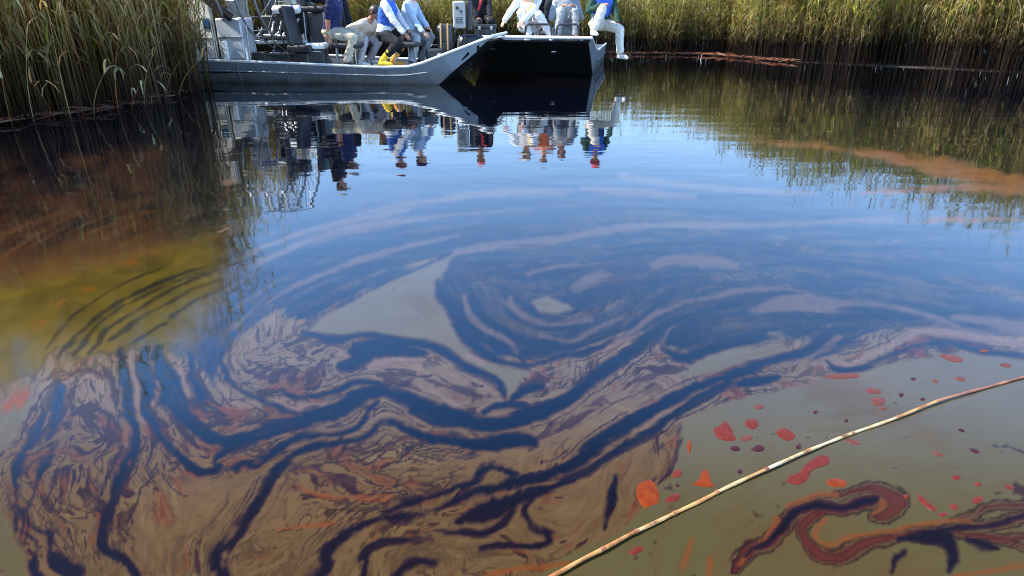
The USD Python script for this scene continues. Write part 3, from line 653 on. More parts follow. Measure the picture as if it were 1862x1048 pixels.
# ------------------------------------------------------------------ airboats: bow along +x, starboard is -y, waterline at z = 0
def hull_parts(root, L, W, gun, ramp, bow_z, deck_z=0.19):
    """gun: [(x, height of the gunwale)], ramp: x where the flat bottom starts to rise to the bow."""
    hw = W / 2
    gx, gz = np.array(gun).T
    G = lambda x: float(np.interp(x, gx, gz))
    xs = [0, 0.8, 1.6, 2.4, 3.2, 3.7, ramp, ramp + 0.35 * (L - ramp), ramp + 0.7 * (L - ramp), L]
    keel = lambda x: -0.09 if x <= ramp else -0.09 + (bow_z - 0.07 + 0.09) * ((x - ramp) / (L - ramp)) ** 0.92
    top = lambda x: max(min(G(x) - 0.05, deck_z + max(0, x - ramp + 0.5) * 0.36), keel(x) + 0.03)
    # solid lower hull
    sec = []
    for x in xs:
        k, d = keel(x), top(x)
        sec.append([(x, -hw + 0.05, k), (x, hw - 0.05, k), (x, hw - 0.012, d), (x, -hw + 0.012, d)])
    v = np.array(sec).reshape(-1, 3); f = []
    n = len(xs)
    for i in range(n - 1):
        for k in range(4):
            a, b = i * 4 + k, i * 4 + (k + 1) % 4
            f += [(a, a + 4, b), (b, a + 4, b + 4)]
    f += [(0, 1, 2), (0, 2, 3), (4 * n - 4, 4 * n - 2, 4 * n - 3), (4 * n - 4, 4 * n - 1, 4 * n - 2)]
    f = np.array(f)
    deck = np.array([i for i in range(len(f)) if np.abs(np.isin(f[i] % 4, (2, 3))).all()])
    obj('hull_bottom', (v, np.delete(f, deck, 0)), M_BELLY, root, 20)
    dv = v.copy(); obj('deck', (dv, f[deck]), M_DECK, root, 20)
    # side plates, 12 mm thick, from just under water to the gunwale
    for s in (-1, 1):
        pv, pf = [], []
        for x in xs:
            lo = keel(x) + (0.0 if x < ramp else 0.01); hi = max(G(x), lo + 0.012)
            for yy in (hw, hw - 0.012):
                pv += [(x, s * yy + s * 0.03 * (hi - 0.2), hi), (x, s * (yy - 0.04), lo)]
        for i in range(len(xs) - 1):
            a = i * 4
            for p, q in ((0, 1), (3, 2), (2, 0), (1, 3)):
                pf += [(a + p, a + q, a + 4 + q), (a + p, a + 4 + q, a + 4 + p)]
        e = 4 * (len(xs) - 1)
        pf += [(0, 2, 3), (0, 3, 1), (e, e + 1, e + 3), (e, e + 3, e + 2)]
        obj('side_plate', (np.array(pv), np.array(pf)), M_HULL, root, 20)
        for x in (0.9, 1.85, 2.8, 3.7):
            obj('weld_seam', tube([(x, s * (hw - 0.035), 0.0), (x, s * (hw + 0.004), G(x) * 0.5), (x, s * (hw + 0.03 * (G(x) - 0.2) + 0.002), G(x) - 0.01)], 0.007, 6), M_HULL, root, 60)
        rp = [(x, s * (hw + 0.03 * (G(x) - 0.2)), G(x) + 0.012) for x in np.linspace(0, L, 24)]
        obj('gunwale', tube(rp, 0.024, 8), M_RAIL, root, 60)
        # rivet strake along the side
        obj('rub_strake', tube([(x, s * (hw + 0.012), 0.55 * G(x)) for x in np.linspace(0.05, ramp - 0.1, 12)], 0.012, 6), M_ALU, root, 60)
    obj('bow_rail', tube([(L + 0.01, -hw - 0.02, bow_z + 0.014), (L + 0.012, 0, bow_z + 0.016), (L + 0.01, hw + 0.02, bow_z + 0.014)], 0.03, 8), M_RAIL, root, 60)
    obj('transom', rbox((-0.015, 0, (gz[0] - 0.09) / 2), (0.03, W - 0.05, gz[0] + 0.07), 0.008), M_ALU, root, 30)
    return G

LB_YAW = math.radians(-7)                        # bow swung a little towards the camera
LB = at_dist(357, 150, 12.75); LB[2] = 0
lc, ls = math.cos(LB_YAW), math.sin(LB_YAW)
def lb_along(px, py):
    """Distance along the near side, and the height there, of what a pixel shows."""
    u = (px - CX) / FPX; v = (py - CY) / FPX; k = u / (CP - v * SP)
    s = (k * LB[1] - LB[0]) / (lc - k * ls)
    return s, at_dist(px, py, LB[1] + s * ls)[2]
GUN = [lb_along(*q) for q in ((357, 110), (520, 116), (690, 124), (752, 122), (890, 69))]
GUN[0] = (0.0, GUN[0][1])
LB_L = GUN[-1][0]
LBC = LB + np.array([-ls, lc, 0]) * 1.1
lb = thing('airboat', 'grey aluminium airboat seen broadside, rudders at its left end and bow rising to the right', 'airboat', LBC, LB_YAW)
hull_parts(lb, LB_L, 2.2, GUN, lb_along(787, 148)[0], GUN[-1][1])
def lb_world(p):
    c, s = math.cos(LB_YAW), math.sin(LB_YAW)
    return np.array([LBC[0] + c * p[0] - s * p[1], LBC[1] + s * p[0] + c * p[1], p[2]])
# rudders
for yy, xx in ((-0.62, -0.14), (0.62, -0.05)):
    rd = obj('rudder', rbox((xx + 0.17, yy, 1.22), (0.42, 0.035, 1.72), 0.012), M_WHITE if yy < 0 else M_ALU, lb, 30)
    obj('rudder_post', tube([(xx + 0.40, yy, 0.30), (xx + 0.40, yy, 2.15)], 0.02, 8), M_STEEL, rd, 60)
    obj('rudder_rib', box((xx + 0.17, yy - 0.022, 0.75), (0.40, 0.012, 0.03)), M_ALU, rd)
    obj('rudder_rib', box((xx + 0.17, yy - 0.022, 1.55), (0.40, 0.012, 0.03)), M_ALU, rd)
dc = obj('decal', box((0.14, -0.645, 1.02), (0.15, 0.008, 0.19)), M_TEAL, lb)
obj('decal_centre', box((0.145, -0.652, 1.03), (0.09, 0.008, 0.12)), M_BLUE, dc)
# battery and fuel boxes: pale grey panels between rudder and engine
obj('fuel_tank', rbox((0.66, -0.55, 0.76), (0.50, 0.5, 0.72), 0.03), mat('pale_tank', (0.50, 0.54, 0.58), 0.4, 0.2, 8, 0.12), lb, 40)
obj('tank_strap', box((0.66, -0.805, 0.78), (0.51, 0.012, 0.03)), M_STEEL, lb)
obj('hose_post', tube([(0.36, -0.86, 0.42), (0.355, -0.86, 1.05)], 0.018, 8), M_STEEL, lb, 60)
obj('white_post', rbox((0.56, -0.84, 0.545), (0.085, 0.05, 0.36), 0.015), M_WHITE, lb, 40)
obj('tank_plinth', rbox((0.62, -0.5, 0.33), (0.95, 0.8, 0.14), 0.02), M_BLACK, lb)
# propeller and cage
ca = np.array((0.95, 0.0, 1.75))
hub = obj('propeller_hub', trimesh.creation.cylinder(0.09, 0.22, 20, transform=trimesh.transformations.translation_matrix(ca) @ trimesh.transformations.rotation_matrix(math.pi / 2, [0, 1, 0])), M_STEEL, lb)
for k in range(3):
    a = math.radians(-52 + 120 * k)
    d = np.array([0, math.cos(a), math.sin(a)]); s_ = np.array([0.75, -math.sin(a) * 0.66, math.cos(a) * 0.66])
    bv = []
    for q, w in ((0.07, 0.05), (0.3, 0.10), (0.6, 0.11), (0.92, 0.05)):
        c = ca + d * q
        for e, t in ((-1, 0.004), (0, 0.018), (1, 0.004)): bv.append(c + s_ * w * e + np.array([t, 0, 0])); 
        bv.append(c - np.array([0.012, 0, 0]))
    obj('propeller_blade', tri(m3.Manifold.hull_points(np.array(bv))), M_BLACK, lb, 40)
for xx, rr in ((0.62, 1.04), (1.0, 1.06), (1.34, 1.02)):
    ring = [(xx, rr * math.cos(a), ca[2] + rr * math.sin(a)) for a in np.linspace(0, 2 * math.pi, 41)]
    obj('cage_ring', tube(ring, 0.024, 6), M_STEEL, lb, 60)
for k in range(20):
    a = 2 * math.pi * k / 20
    c, s = math.cos(a), math.sin(a)
    obj('cage_bar', tube([(0.60, 1.04 * c, ca[2] + 1.04 * s), (1.0, 1.06 * c, ca[2] + 1.06 * s), (1.34, 1.02 * c, ca[2] + 1.02 * s), (1.40, 0.5 * c, ca[2] + 0.5 * s), (1.41, 0.12 * c, ca[2] + 0.12 * s)], 0.007, 5), M_STEEL, lb, 60)
for yy in (-0.8, 0.8):
    obj('cage_leg', tube([(1.0, yy, 0.2), (1.0, yy * 0.95, 1.05)], 0.022, 8), M_STEEL, lb, 60)
# engine and its stand
obj('drive_housing', rbox((1.16, 0, 1.55), (0.14, 0.30, 1.25), 0.05), M_BLACK, lb, 40)
obj('cooling_tank', rbox((1.40, 0.0, 1.86), (0.30, 0.34, 0.30), 0.06), M_BLACK, lb, 40)
en = obj('engine_block', rbox((1.62, 0.0, 1.02), (0.72, 0.46, 0.42), 0.05), M_BLACK, lb, 40)
for yy in (-0.29, 0.29):
    cv = obj('valve_cover', rbox((1.62, yy, 1.27), (0.56, 0.15, 0.14), 0.05, rx=0.5 * (1 if yy < 0 else -1)), M_WHITE, lb, 40)
    for k in range(4): obj('exhaust_pipe', tube([(1.40 + 0.15 * k, yy * 1.05, 1.10), (1.40 + 0.15 * k, yy * 1.6, 1.02), (1.38 + 0.15 * k, yy * 1.7, 0.88), (1.30 + 0.12 * k, yy * 1.75, 0.80)], 0.026, 8), M_STEEL, lb, 60)
    obj('exhaust_collector', tube([(1.20, yy * 1.75, 0.80), (1.95, yy * 1.75, 0.79)], 0.042, 10), M_STEEL, lb, 60)
obj('air_filter', trimesh.creation.cylinder(0.17, 0.11, 24, transform=trimesh.transformations.translation_matrix((1.66, 0, 1.42))), M_STEEL, lb)
obj('radiator', rbox((2.08, 0, 0.95), (0.10, 0.62, 0.55), 0.02), M_BLACK, lb)
obj('alternator', trimesh.creation.cylinder(0.10, 0.16, 20, transform=trimesh.transformations.translation_matrix((1.22, -0.25, 0.98)) @ trimesh.transformations.rotation_matrix(math.pi / 2, [0, 1, 0])), mat('brown_casting', (0.10, 0.075, 0.05), 0.5), lb)
for xx in (1.22, 1.98):
    for yy in (-0.42, 0.42):
        obj('engine_stand_leg', tube([(xx, yy, 0.2), (xx + (0.1 if xx < 1.5 else -0.1), yy * 0.6, 0.84)], 0.024, 8), M_STEEL, lb, 60)
for yy in (-0.44, 0.44): obj('engine_stand_rail', tube([(1.0, yy, 0.68), (2.02, yy, 0.70)], 0.03, 8), M_RAIL, lb, 60)
obj('engine_stand_brace', tube([(1.22, -0.43, 0.22), (1.95, -0.43, 0.66)], 0.018, 8), M_STEEL, lb, 60)
obj('stanchion', tube([(1.05, -1.0, 0.30), (1.05, -1.0, 0.50), (1.045, -1.0, 0.62)], [0.035, 0.032, 0.02], 10), M_RAIL, lb, 60)
obj('belt_cover', rbox((1.30, -0.38, 0.92), (0.34, 0.10, 0.50), 0.04), M_BLACK, lb, 40)
obj('oil_pan', rbox((1.62, -0.05, 0.66), (0.66, 0.36, 0.30), 0.06), M_BLACK, lb, 40)
obj('battery', rbox((1.18, -0.70, 0.38), (0.28, 0.22, 0.30), 0.02), M_BLACK, lb, 40)
obj('starter_motor', trimesh.creation.cylinder(0.07, 0.26, 16, transform=trimesh.transformations.translation_matrix((1.78, -0.46, 0.60)) @ trimesh.transformations.rotation_matrix(math.pi / 2, [0, 1, 0])), M_BLACK, lb)
obj('side_seat', rbox((2.06, -0.72, 0.60), (0.48, 0.46, 0.14), 0.05), M_BLACK, lb, 40)
obj('side_seat_back', rbox((1.86, -0.72, 0.98), (0.13, 0.46, 0.70), 0.05, ry=-0.15), M_BLACK, lb, 40)
obj('side_seat_post', rbox((2.06, -0.72, 0.36), (0.30, 0.34, 0.34), 0.04), M_BLACK, lb, 40)
obj('black_flap', rbox((0.55, -0.86, 1.30), (0.62, 0.02, 0.16), 0.008, ry=0.62), M_BLACK, lb, 40)
for q in range(3): obj('cable', tube([(1.1 + 0.2 * q, -0.5, 0.95), (1.25 + 0.2 * q, -0.62, 0.72 - 0.05 * q), (1.45 + 0.2 * q, -0.60, 0.55), (1.7 + 0.1 * q, -0.5, 0.42)], 0.014, 6), M_BLACK, lb, 60)
obj('toolbox', rbox((1.55, -0.66, 0.36), (0.5, 0.28, 0.28), 0.03), M_BLACK, lb)
# driver's chair on its stand
for xx in (1.93, 2.33):
    for yy in (-0.28, 0.28): obj('seat_stand_leg', tube([(xx, yy, 0.2), (xx, yy * 0.85, 1.22)], 0.02, 8), M_STEEL, lb, 60)
obj('driver_seat', rbox((2.13, 0, 1.28), (0.50, 0.52, 0.12), 0.05), M_BLACK, lb, 40)
obj('driver_backrest', rbox((1.90, 0, 1.62), (0.12, 0.52, 0.62), 0.05, ry=-0.12), M_BLACK, lb, 40)
obj('foot_bar', tube([(2.73, -0.3, 0.80), (2.73, 0.3, 0.80)], 0.02, 8), M_STEEL, lb, 60)
for yy in (-0.26, 0.26): obj('foot_bar_arm', tube([(2.33, yy, 0.95), (2.73, yy, 0.80)], 0.018, 8), M_STEEL, lb, 60)
# passenger benches
for xx, yy, hh in ((2.95, -0.45, 0.66), (4.05, -0.35, 0.68)):
    bn = obj('bench_seat', rbox((xx, yy, hh), (0.48, 1.1, 0.09), 0.035), M_BLACK, lb, 40)
    for a in (-0.18, 0.18):
        for b in (-0.45, 0.45): obj('bench_leg', tube([(xx + a, yy + b, 0.2), (xx + a, yy + b, hh - 0.03)], 0.016, 6), M_STEEL, bn, 60)

# second airboat: bow towards the camera
RB_D, RB_E = at_dist(836, 67, 13.72), at_dist(1077, 64, 13.22)
RB_W = float(np.hypot(*(RB_E - RB_D)[:2]))
mid = (RB_D + RB_E) / 2
ax = (RB_E - RB_D)[:2] / RB_W
RB_YAW = math.atan2(-ax[0], ax[1])              # heading: the bow edge turned clockwise
RB_L = 5.3
head = np.array([math.cos(RB_YAW), math.sin(RB_YAW)])
RB = np.array([*(mid[:2] - head * RB_L), 0.0])
rb = thing('airboat', 'airboat with its black square bow facing the camera, right of the broadside boat', 'airboat', RB, RB_YAW)
hull_parts(rb, RB_L, RB_W - 0.04, [(0, 0.42), (3.2, 0.42), (4.0, 0.50), (RB_L, 0.755)], 3.75, 0.755, 0.24)
def rb_local(w):
    d = np.array(w[:2]) - RB[:2]
    return np.array([d @ head, d @ np.array([-head[1], head[0]]), w[2]])
obj('driver_seat', rbox((2.3, 0.0, 1.25), (0.50, 0.52, 0.12), 0.05), M_BLACK, rb, 40)
obj('driver_backrest', rbox((2.05, 0.0, 1.58), (0.12, 0.52, 0.62), 0.05), M_BLACK, rb, 40)
for xx in (2.1, 2.5):
    for yy in (-0.25, 0.25): obj('seat_stand_leg', tube([(xx, yy, 0.24), (xx, yy * 0.9, 1.2)], 0.02, 8), M_STEEL, rb, 60)
for yy, xx in ((-0.5, 3.55), (0.45, 3.55)):
    bn = obj('bench_seat', rbox((xx, yy, 0.70), (0.46, 0.85, 0.09), 0.035), M_BLACK, rb, 40)
    for a in (-0.18, 0.18):
        for b in (-0.36, 0.36): obj('bench_leg', tube([(xx + a, yy + b, 0.24), (xx + a, yy + b, 0.67)], 0.016, 6), M_STEEL, bn, 60)
# black hoop rails on the bow deck
for px0, px1 in ((955, 1003), (1012, 1052)):
    a, b = rb_local(at_dist(px0, 62, 13.75)), rb_local(at_dist(px1, 62, 13.7))
    a[2] = b[2] = 0.70
    up = np.array([0, 0, 0.30]); inn = (b - a) * 0.12
    obj('grab_rail', tube([a, a + up * 0.55, a + up * 0.9 + inn * 0.3, a + up + inn, b + up - inn, b + up * 0.9 - inn * 0.3, b + up * 0.5, b], 0.022, 8), M_BLACK, rb, 60)
obj('bow_locker', rbox((RB_L - 0.75, 0.0, 0.62), (0.5, RB_W - 0.5, 0.16), 0.03), M_BLACK, rb, 40)
obj('bow_eye', trimesh.creation.torus(0.035, 0.01, transform=trimesh.transformations.translation_matrix((RB_L - 0.18, 0.55, 0.50))), M_RAIL, rb)

# ------------------------------------------------------------------ people
def sph(p, r, n=14): return m3.Manifold.sphere(float(r), n).translate(tuple(map(float, p)))
def bone(a, b, ra, rb): return m3.Manifold.batch_hull([sph(a, ra), sph(b, rb)])
def limb(a, b, ra, rb):
    """A sleeve or trouser leg: a tapered bone cut flat at its far end."""
    d = np.array(b) - np.array(a); L = np.linalg.norm(d); d = d / L
    return bone(a, b, ra, rb).trim_by_plane(tuple(-d), float(-(np.dot(b, d) + 0.005)))
def hullp(ps): return m3.Manifold.batch_hull([sph(p, r) for p, r in ps])
def union(ms): return m3.Manifold.batch_boolean(ms, m3.OpType.Add)
def soft(m, step=0.03, it=6):
    t = tri(m.refine_to_length(step)) if step else tri(m)
    t.merge_vertices()
    if it: trimesh.smoothing.filter_taubin(t, iterations=it)
    return t
def ik(a, b, l1, l2, pole):
    a, b = np.array(a, float), np.array(b, float)
    d = b - a; L = min(np.linalg.norm(d), (l1 + l2) * 0.995); u = d / (np.linalg.norm(d) + 1e-9); b = a + u * L
    x = (l1**2 - l2**2 + L**2) / (2 * L); h = math.sqrt(max(l1**2 - x**2, 0))
    p = np.array(pole, float) - u * np.dot(pole, u); p /= np.linalg.norm(p) + 1e-9
    return a + u * x + p * h, b
def hand(w, d, palm_n, curl, side):
    """Palm, four fingers of unequal length and a thumb. w wrist, d pointing direction, palm_n out of the palm."""
    d = d / np.linalg.norm(d); n = palm_n - d * np.dot(palm_n, d); n /= np.linalg.norm(n); s = np.cross(d, n) * side
    ms = [m3.Manifold.batch_hull([sph(w, 0.026, 10), sph(w + d * 0.085 + s * 0.032, 0.013, 10), sph(w + d * 0.085 - s * 0.032, 0.013, 10), sph(w + d * 0.03 + s * 0.03, 0.014, 10)])]
    for k, (o, L) in enumerate(((0.033, 0.068), (0.011, 0.078), (-0.011, 0.072), (-0.033, 0.056))):
        p = w + d * 0.085 + s * o; dd = d
        for j in range(3):
            a = curl * (0.5 + 0.3 * j); dd = dd * math.cos(a) + n * math.sin(a); dd /= np.linalg.norm(dd)
            q = p + dd * L * (0.45, 0.32, 0.23)[j]
            ms.append(m3.Manifold.batch_hull([sph(p, 0.0095 - 0.001 * j, 8), sph(q, 0.0088 - 0.001 * j, 8)])); p = q
    t0 = w + d * 0.025 + s * 0.030; t1 = t0 + (d * 0.6 + s * 0.65 + n * 0.35) * 0.042; t2 = t1 + (d * 0.85 + s * 0.1 + n * 0.4) * 0.034
    ms += [m3.Manifold.batch_hull([sph(t0, 0.014, 8), sph(t1, 0.011, 8)]), m3.Manifold.batch_hull([sph(t1, 0.011, 8), sph(t2, 0.009, 8)])]
    return ms
def person(label, hip, yaw, lean, hands, feet, shirt, trousers, shoes, cap=None, sleeves=1.0, legs=1.0, skin=None, head_yaw=0.0, nod=0.0, group=None,
           vest=None, boot=0.16, hair=True, elbow_out=0.5, size=1.10, brim=False, shoe2=None, strap=None):
    """hip, hands, feet in world metres (None hands: on the knees); yaw: facing, 0 = +x; lean: forward tilt of the trunk."""
    skin = skin or M_FLESH
    hip = np.array(hip, float) + np.array([0, 0, 0.09])
    t = thing('person', label, 'person', hip, 0.0, group)
    f = np.array([math.cos(yaw), math.sin(yaw), 0]); l = np.array([-f[1], f[0], 0]); up = np.array([0, 0, 1.0])
    S = size
    tu = up * math.cos(lean) + f * math.sin(lean); tf = f * math.cos(lean) - up * math.sin(lean)
    P = np.zeros(3)
    waist = P + tu * 0.17 * S; chest = P + tu * 0.36 * S + tf * 0.01; neck = P + tu * 0.52 * S
    hl = lean * 0.35 + nod
    hu = up * math.cos(hl) + f * math.sin(hl)
    hf0 = f * math.cos(head_yaw) + l * math.sin(head_yaw)
    hf = hf0 * math.cos(hl) - up * math.sin(hl); hs = np.cross(hu, hf)
    head = neck + hu * 0.165 * S + hf * 0.02
    sh = {s: neck - tu * 0.055 * S + l * s * 0.185 * S for s in (1, -1)}
    hp = {s: P + l * s * 0.095 * S for s in (1, -1)}
    E, Wr, K, A, toe = {}, {}, {}, {}, {}
    for s, k in ((1, 0), (-1, 1)):
        A[s] = np.array(feet[k], float) - hip + up * 0.09 * S
        K[s], A[s] = ik(hp[s], A[s], 0.44 * S, 0.42 * S, f * 1.0 + up * 0.9 + l * s * 0.12)
        ft = f * 0.95 + l * s * 0.15
        toe[s] = A[s] + ft * 0.19 * S - up * 0.055 * S
        tgt = (np.array(hands[k], float) - hip) if hands[k] is not None else K[s] + up * 0.075 - f * 0.06
        E[s], Wr[s] = ik(sh[s], tgt, 0.29 * S, 0.26 * S, -up * 0.6 + l * s * elbow_out - f * 0.35)
    torso = [hullp([(hp[1], 0.105 * S), (hp[-1], 0.105 * S), (waist + l * 0.06, 0.10 * S), (waist - l * 0.06, 0.10 * S)]),
             hullp([(waist + l * 0.06, 0.10 * S), (waist - l * 0.06, 0.10 * S), (chest + l * 0.085, 0.108 * S), (chest - l * 0.085, 0.108 * S)]),
             hullp([(chest + l * 0.085, 0.108 * S), (chest - l * 0.085, 0.108 * S), (sh[1] - l * 0.02, 0.058 * S), (sh[-1] + l * 0.02, 0.058 * S), (neck, 0.06 * S)])]
    ms = list(torso)
    ms.append(bone(neck - tu * 0.02, head - hu * 0.05, 0.056, 0.052))
    # skull, jaw, nose, ears, brow
    ms += [m3.Manifold.sphere(1.0, 24).scale((0.098 * S, 0.077 * S, 0.112 * S)).transform(np.column_stack([hf, hs, hu, head + hu * 0.02]).astype(float)),
           hullp([(head + hf * 0.050 - hu * 0.060, 0.040), (head - hu * 0.03, 0.060), (head + hf * 0.03 - hu * 0.085, 0.026)]),
           hullp([(head + hf * 0.088 + hu * 0.012, 0.010), (head + hf * 0.112 - hu * 0.026, 0.014), (head + hf * 0.085 - hu * 0.03 + hs * 0.012, 0.010), (head + hf * 0.085 - hu * 0.03 - hs * 0.012, 0.010)]),
           hullp([(head + hf * 0.082 + hu * 0.026 + hs * 0.035, 0.013), (head + hf * 0.082 + hu * 0.026 - hs * 0.035, 0.013)])]
    for s in (1, -1):
        ms.append(hullp([(head + hs * s * 0.078 + hu * 0.015, 0.014), (head + hs * s * 0.076 - hu * 0.022, 0.010), (head + hs * s * 0.086 - hf * 0.012 + hu * 0.008, 0.012)]))
        ms += [bone(sh[s], E[s], 0.052 * S, 0.042 * S), bone(E[s], Wr[s], 0.041 * S, 0.027 * S)]
        dirn = Wr[s] - E[s]; dirn /= np.linalg.norm(dirn)
        ms += hand(Wr[s], dirn * 0.8 + f * 0.35 - up * 0.1, -up * 0.9 - l * s * 0.4, 0.42, -s)
        ms += [bone(hp[s], K[s], 0.088 * S, 0.060 * S), bone(K[s], A[s], 0.056 * S, 0.038 * S), hullp([(A[s], 0.04), (A[s] - f * 0.04 - up * 0.05, 0.034), (toe[s], 0.026)])]
    obj('body', soft(union(ms), 0.028, 5), skin, t, 60)
    for s in (1, -1):
        obj('eye', tri(sph(head + hf * 0.086 + hu * 0.008 + hs * s * 0.032, 0.0125, 12)), M_EYE, t, 60)
    obj('mouth', tri(hullp([(head + hf * 0.090 - hu * 0.058 + hs * 0.02, 0.007), (head + hf * 0.096 - hu * 0.058, 0.008), (head + hf * 0.090 - hu * 0.058 - hs * 0.02, 0.007)])), M_LIP, t, 60)
    # clothes
    e = 0.014
    grow = lambda ps, k=e: hullp([(p, r + k) for p, r in ps])
    tor = [grow([(hp[1] + tu * 0.05, 0.10 * S), (hp[-1] + tu * 0.05, 0.10 * S), (waist + l * 0.06, 0.10 * S), (waist - l * 0.06, 0.10 * S)], 0.02),
           grow([(waist + l * 0.06, 0.10 * S), (waist - l * 0.06, 0.10 * S), (chest + l * 0.085, 0.108 * S), (chest - l * 0.085, 0.108 * S)]),
           grow([(chest + l * 0.085, 0.108 * S), (chest - l * 0.085, 0.108 * S), (sh[1] - l * 0.02, 0.058 * S), (sh[-1] + l * 0.02, 0.058 * S), (neck - tu * 0.03, 0.05 * S)])]
    def sleeve(s):
        q = []
        if sleeves <= 0.5:
            q.append(limb(sh[s], sh[s] + (E[s] - sh[s]) * max(sleeves * 2, 0.3), 0.072 * S, 0.064 * S))
        else:
            q += [bone(sh[s], E[s], 0.071 * S, 0.058 * S), limb(E[s], E[s] + (Wr[s] - E[s]) * min(2 * sleeves - 1, 0.97), 0.058 * S, 0.043 * S)]
        return q
    def rumple(m, step=0.022, amp=0.030, it=3, seed=1):
        g = soft(m, step, it); q = np.array(g.vertices) + hip
        g.vertices += np.array(g.vertex_normals) * ((meshkit.fbm(q * np.array([11, 11, 19]), 3, seed) - 0.42) * amp)[:, None]
        return g
    sd = int(abs(hip[0] * 100)) % 97
    obj('shirt', rumple(union(tor + sleeve(1) + sleeve(-1)), seed=sd), shirt, t, 60)
    if vest is not None:
        vv = union([grow([(waist + l * 0.06, 0.10 * S), (waist - l * 0.06, 0.10 * S), (chest + l * 0.085, 0.108 * S), (chest - l * 0.085, 0.108 * S)], 0.035),
                    grow([(chest + l * 0.085, 0.108 * S), (chest - l * 0.085, 0.108 * S), (sh[1] - l * 0.06, 0.058 * S), (sh[-1] + l * 0.06, 0.058 * S)], 0.032)])
        obj('vest', rumple(vv, seed=sd + 5, amp=0.02), vest, t, 60)
    if strap is not None:
        q0, q1, q2 = sh[1] - l * 0.05 + tu * 0.075, chest + l * 0.05 + tf * 0.135 * S + tu * 0.03, waist - l * 0.03 + tf * 0.135 * S
        obj('strap', tri(hullp([(q0, 0.03), (q1, 0.03)]) + hullp([(q1, 0.03), (q2, 0.03)])), strap, t, 60)
    leg = [grow([(hp[1], 0.105 * S), (hp[-1], 0.105 * S), (P + tu * 0.07, 0.10 * S)], 0.022)]
    for s in (1, -1):
        leg += [bone(hp[s], K[s], 0.106 * S, 0.078 * S), limb(K[s], K[s] + (A[s] - K[s]) * (legs - boot * 0.6 if boot > 0.3 else legs * 0.97), 0.077 * S, 0.062 * S)]
    obj('trousers', rumple(union(leg), seed=sd + 9, amp=0.036), trousers, t, 60)
    for s in (1, -1):
        sole = [(A[s] - f * 0.045 - up * 0.052, 0.038), (toe[s], 0.034), (toe[s] - f * 0.07 + up * 0.012, 0.042), (A[s] - up * 0.02, 0.046)]
        b = [hullp(sole), bone(A[s], A[s] + (K[s] - A[s]) * boot, 0.05, 0.055 + 0.02 * (boot > 0.3))]
        obj('boot' if boot > 0.3 else 'shoe', soft(union(b).trim_by_plane((0, 0, 1.0), float(A[s][2] - 0.088 * S)), 0.03, 3), shoes if (s == 1 or shoe2 is None) else shoe2, t, 60)
    if hair:
        h = m3.Manifold.sphere(1.0, 24).scale((0.107 * S, 0.086 * S, 0.117 * S)).transform(np.column_stack([hf, hs, hu, head + hu * 0.024 - hf * 0.006]).astype(float))
        cut = tuple(hu * 0.75 - hf * 0.66)
        h = h.trim_by_plane(cut, float(np.dot(head, cut) - 0.022))
        obj('hair', tri(h), M_HAIR, t, 60)
    if cap is not None:
        c = m3.Manifold.sphere(1.0, 24).scale((0.116 * S, 0.096 * S, 0.116 * S)).transform(np.column_stack([hf, hs, hu, head + hu * 0.032]).astype(float))
        c = c.trim_by_plane(tuple(hu), float(np.dot(head, hu) + 0.048))
        if brim:
            disc = m3.Manifold.cylinder(0.012, 0.20, 0.19, 28).transform(np.column_stack([hf, hs, hu, head + hu * 0.046]).astype(float)); c = c + disc
        else:
            c = c + hullp([(head + hf * 0.08 + hu * 0.058 + hs * 0.06, 0.006), (head + hf * 0.08 + hu * 0.058 - hs * 0.06, 0.006), (head + hf * 0.185 + hu * 0.044 + hs * 0.035, 0.006), (head + hf * 0.185 + hu * 0.044 - hs * 0.035, 0.006)])
        obj('cap', tri(c), cap, t, 45)
    return t

def px(x, y, d): return at_dist(x, y, d)
g_l, g_r = 'people on the broadside airboat', 'people on the square-bowed airboat'
DK = 0.27
def deckpt(x, d, z=DK): p = at_dist(x, 110, d); p[2] = z; return p
def hipat(x, d, z): p = at_dist(x, 60, d); p[2] = z; return p
person('driver in a dark top on the high seat before the propeller cage', lb_world((2.14, 0, 1.43)), LB_YAW, 0.10, (lb_world((2.50, 0.33, 1.40)), None),
       (lb_world((2.68, 0.16, 0.83)), lb_world((2.68, -0.16, 0.83))), C_BLACK, C_BLACK, M_BLACK, cap=C_KHAKI, skin=M_FLESH, group=g_l)
person('person in navy shirt and khaki trousers with bare forearms, sitting near the engine', hipat(603, 12.75, 0.80), -0.10, 0.22, (deckpt(622, 12.9, 0.72), deckpt(600, 12.55, 0.72)),
       (deckpt(648, 13.0), deckpt(630, 12.55)), C_NAVY, C_KHAKI, M_BLACK, cap=C_PALE, sleeves=0.45, skin=M_FLESH2, group=g_l)
person('stooping person in a beige shirt and lilac-grey trousers behind the navy shirt', hipat(645, 13.45, 0.60), -0.35, 0.75, (None, None),
       (deckpt(672, 13.5), deckpt(655, 12.85)), C_BEIGE, C_LILAC, M_WHITE, skin=M_FLESH2, group=g_l, nod=0.3, size=1.02)
person('person in white sleeves, blue vest and tall yellow boots', hipat(700, 12.85, 0.76), -0.15, 0.20, (deckpt(752, 12.7, 0.80), deckpt(742, 12.5, 0.80)),
       (deckpt(714, 12.62, 0.30), deckpt(694, 12.50, 0.30)), C_WHITE, C_BLACK, M_AMBER, cap=C_MAROON, vest=C_BLUE, boot=0.62, group=g_l, skin=M_FLESH2, shoe2=M_YELLOW)
person('person in a pale blue-white shirt and pale grey trousers, right of the yellow boots', hipat(738, 13.25, 0.76), -0.20, 0.25, (deckpt(790, 12.9, 0.80), deckpt(782, 12.7, 0.72)),
       (deckpt(764, 13.2), deckpt(748, 12.55)), C_PALE, C_GREY, M_BLACK, cap=C_NAVY, group=g_l)
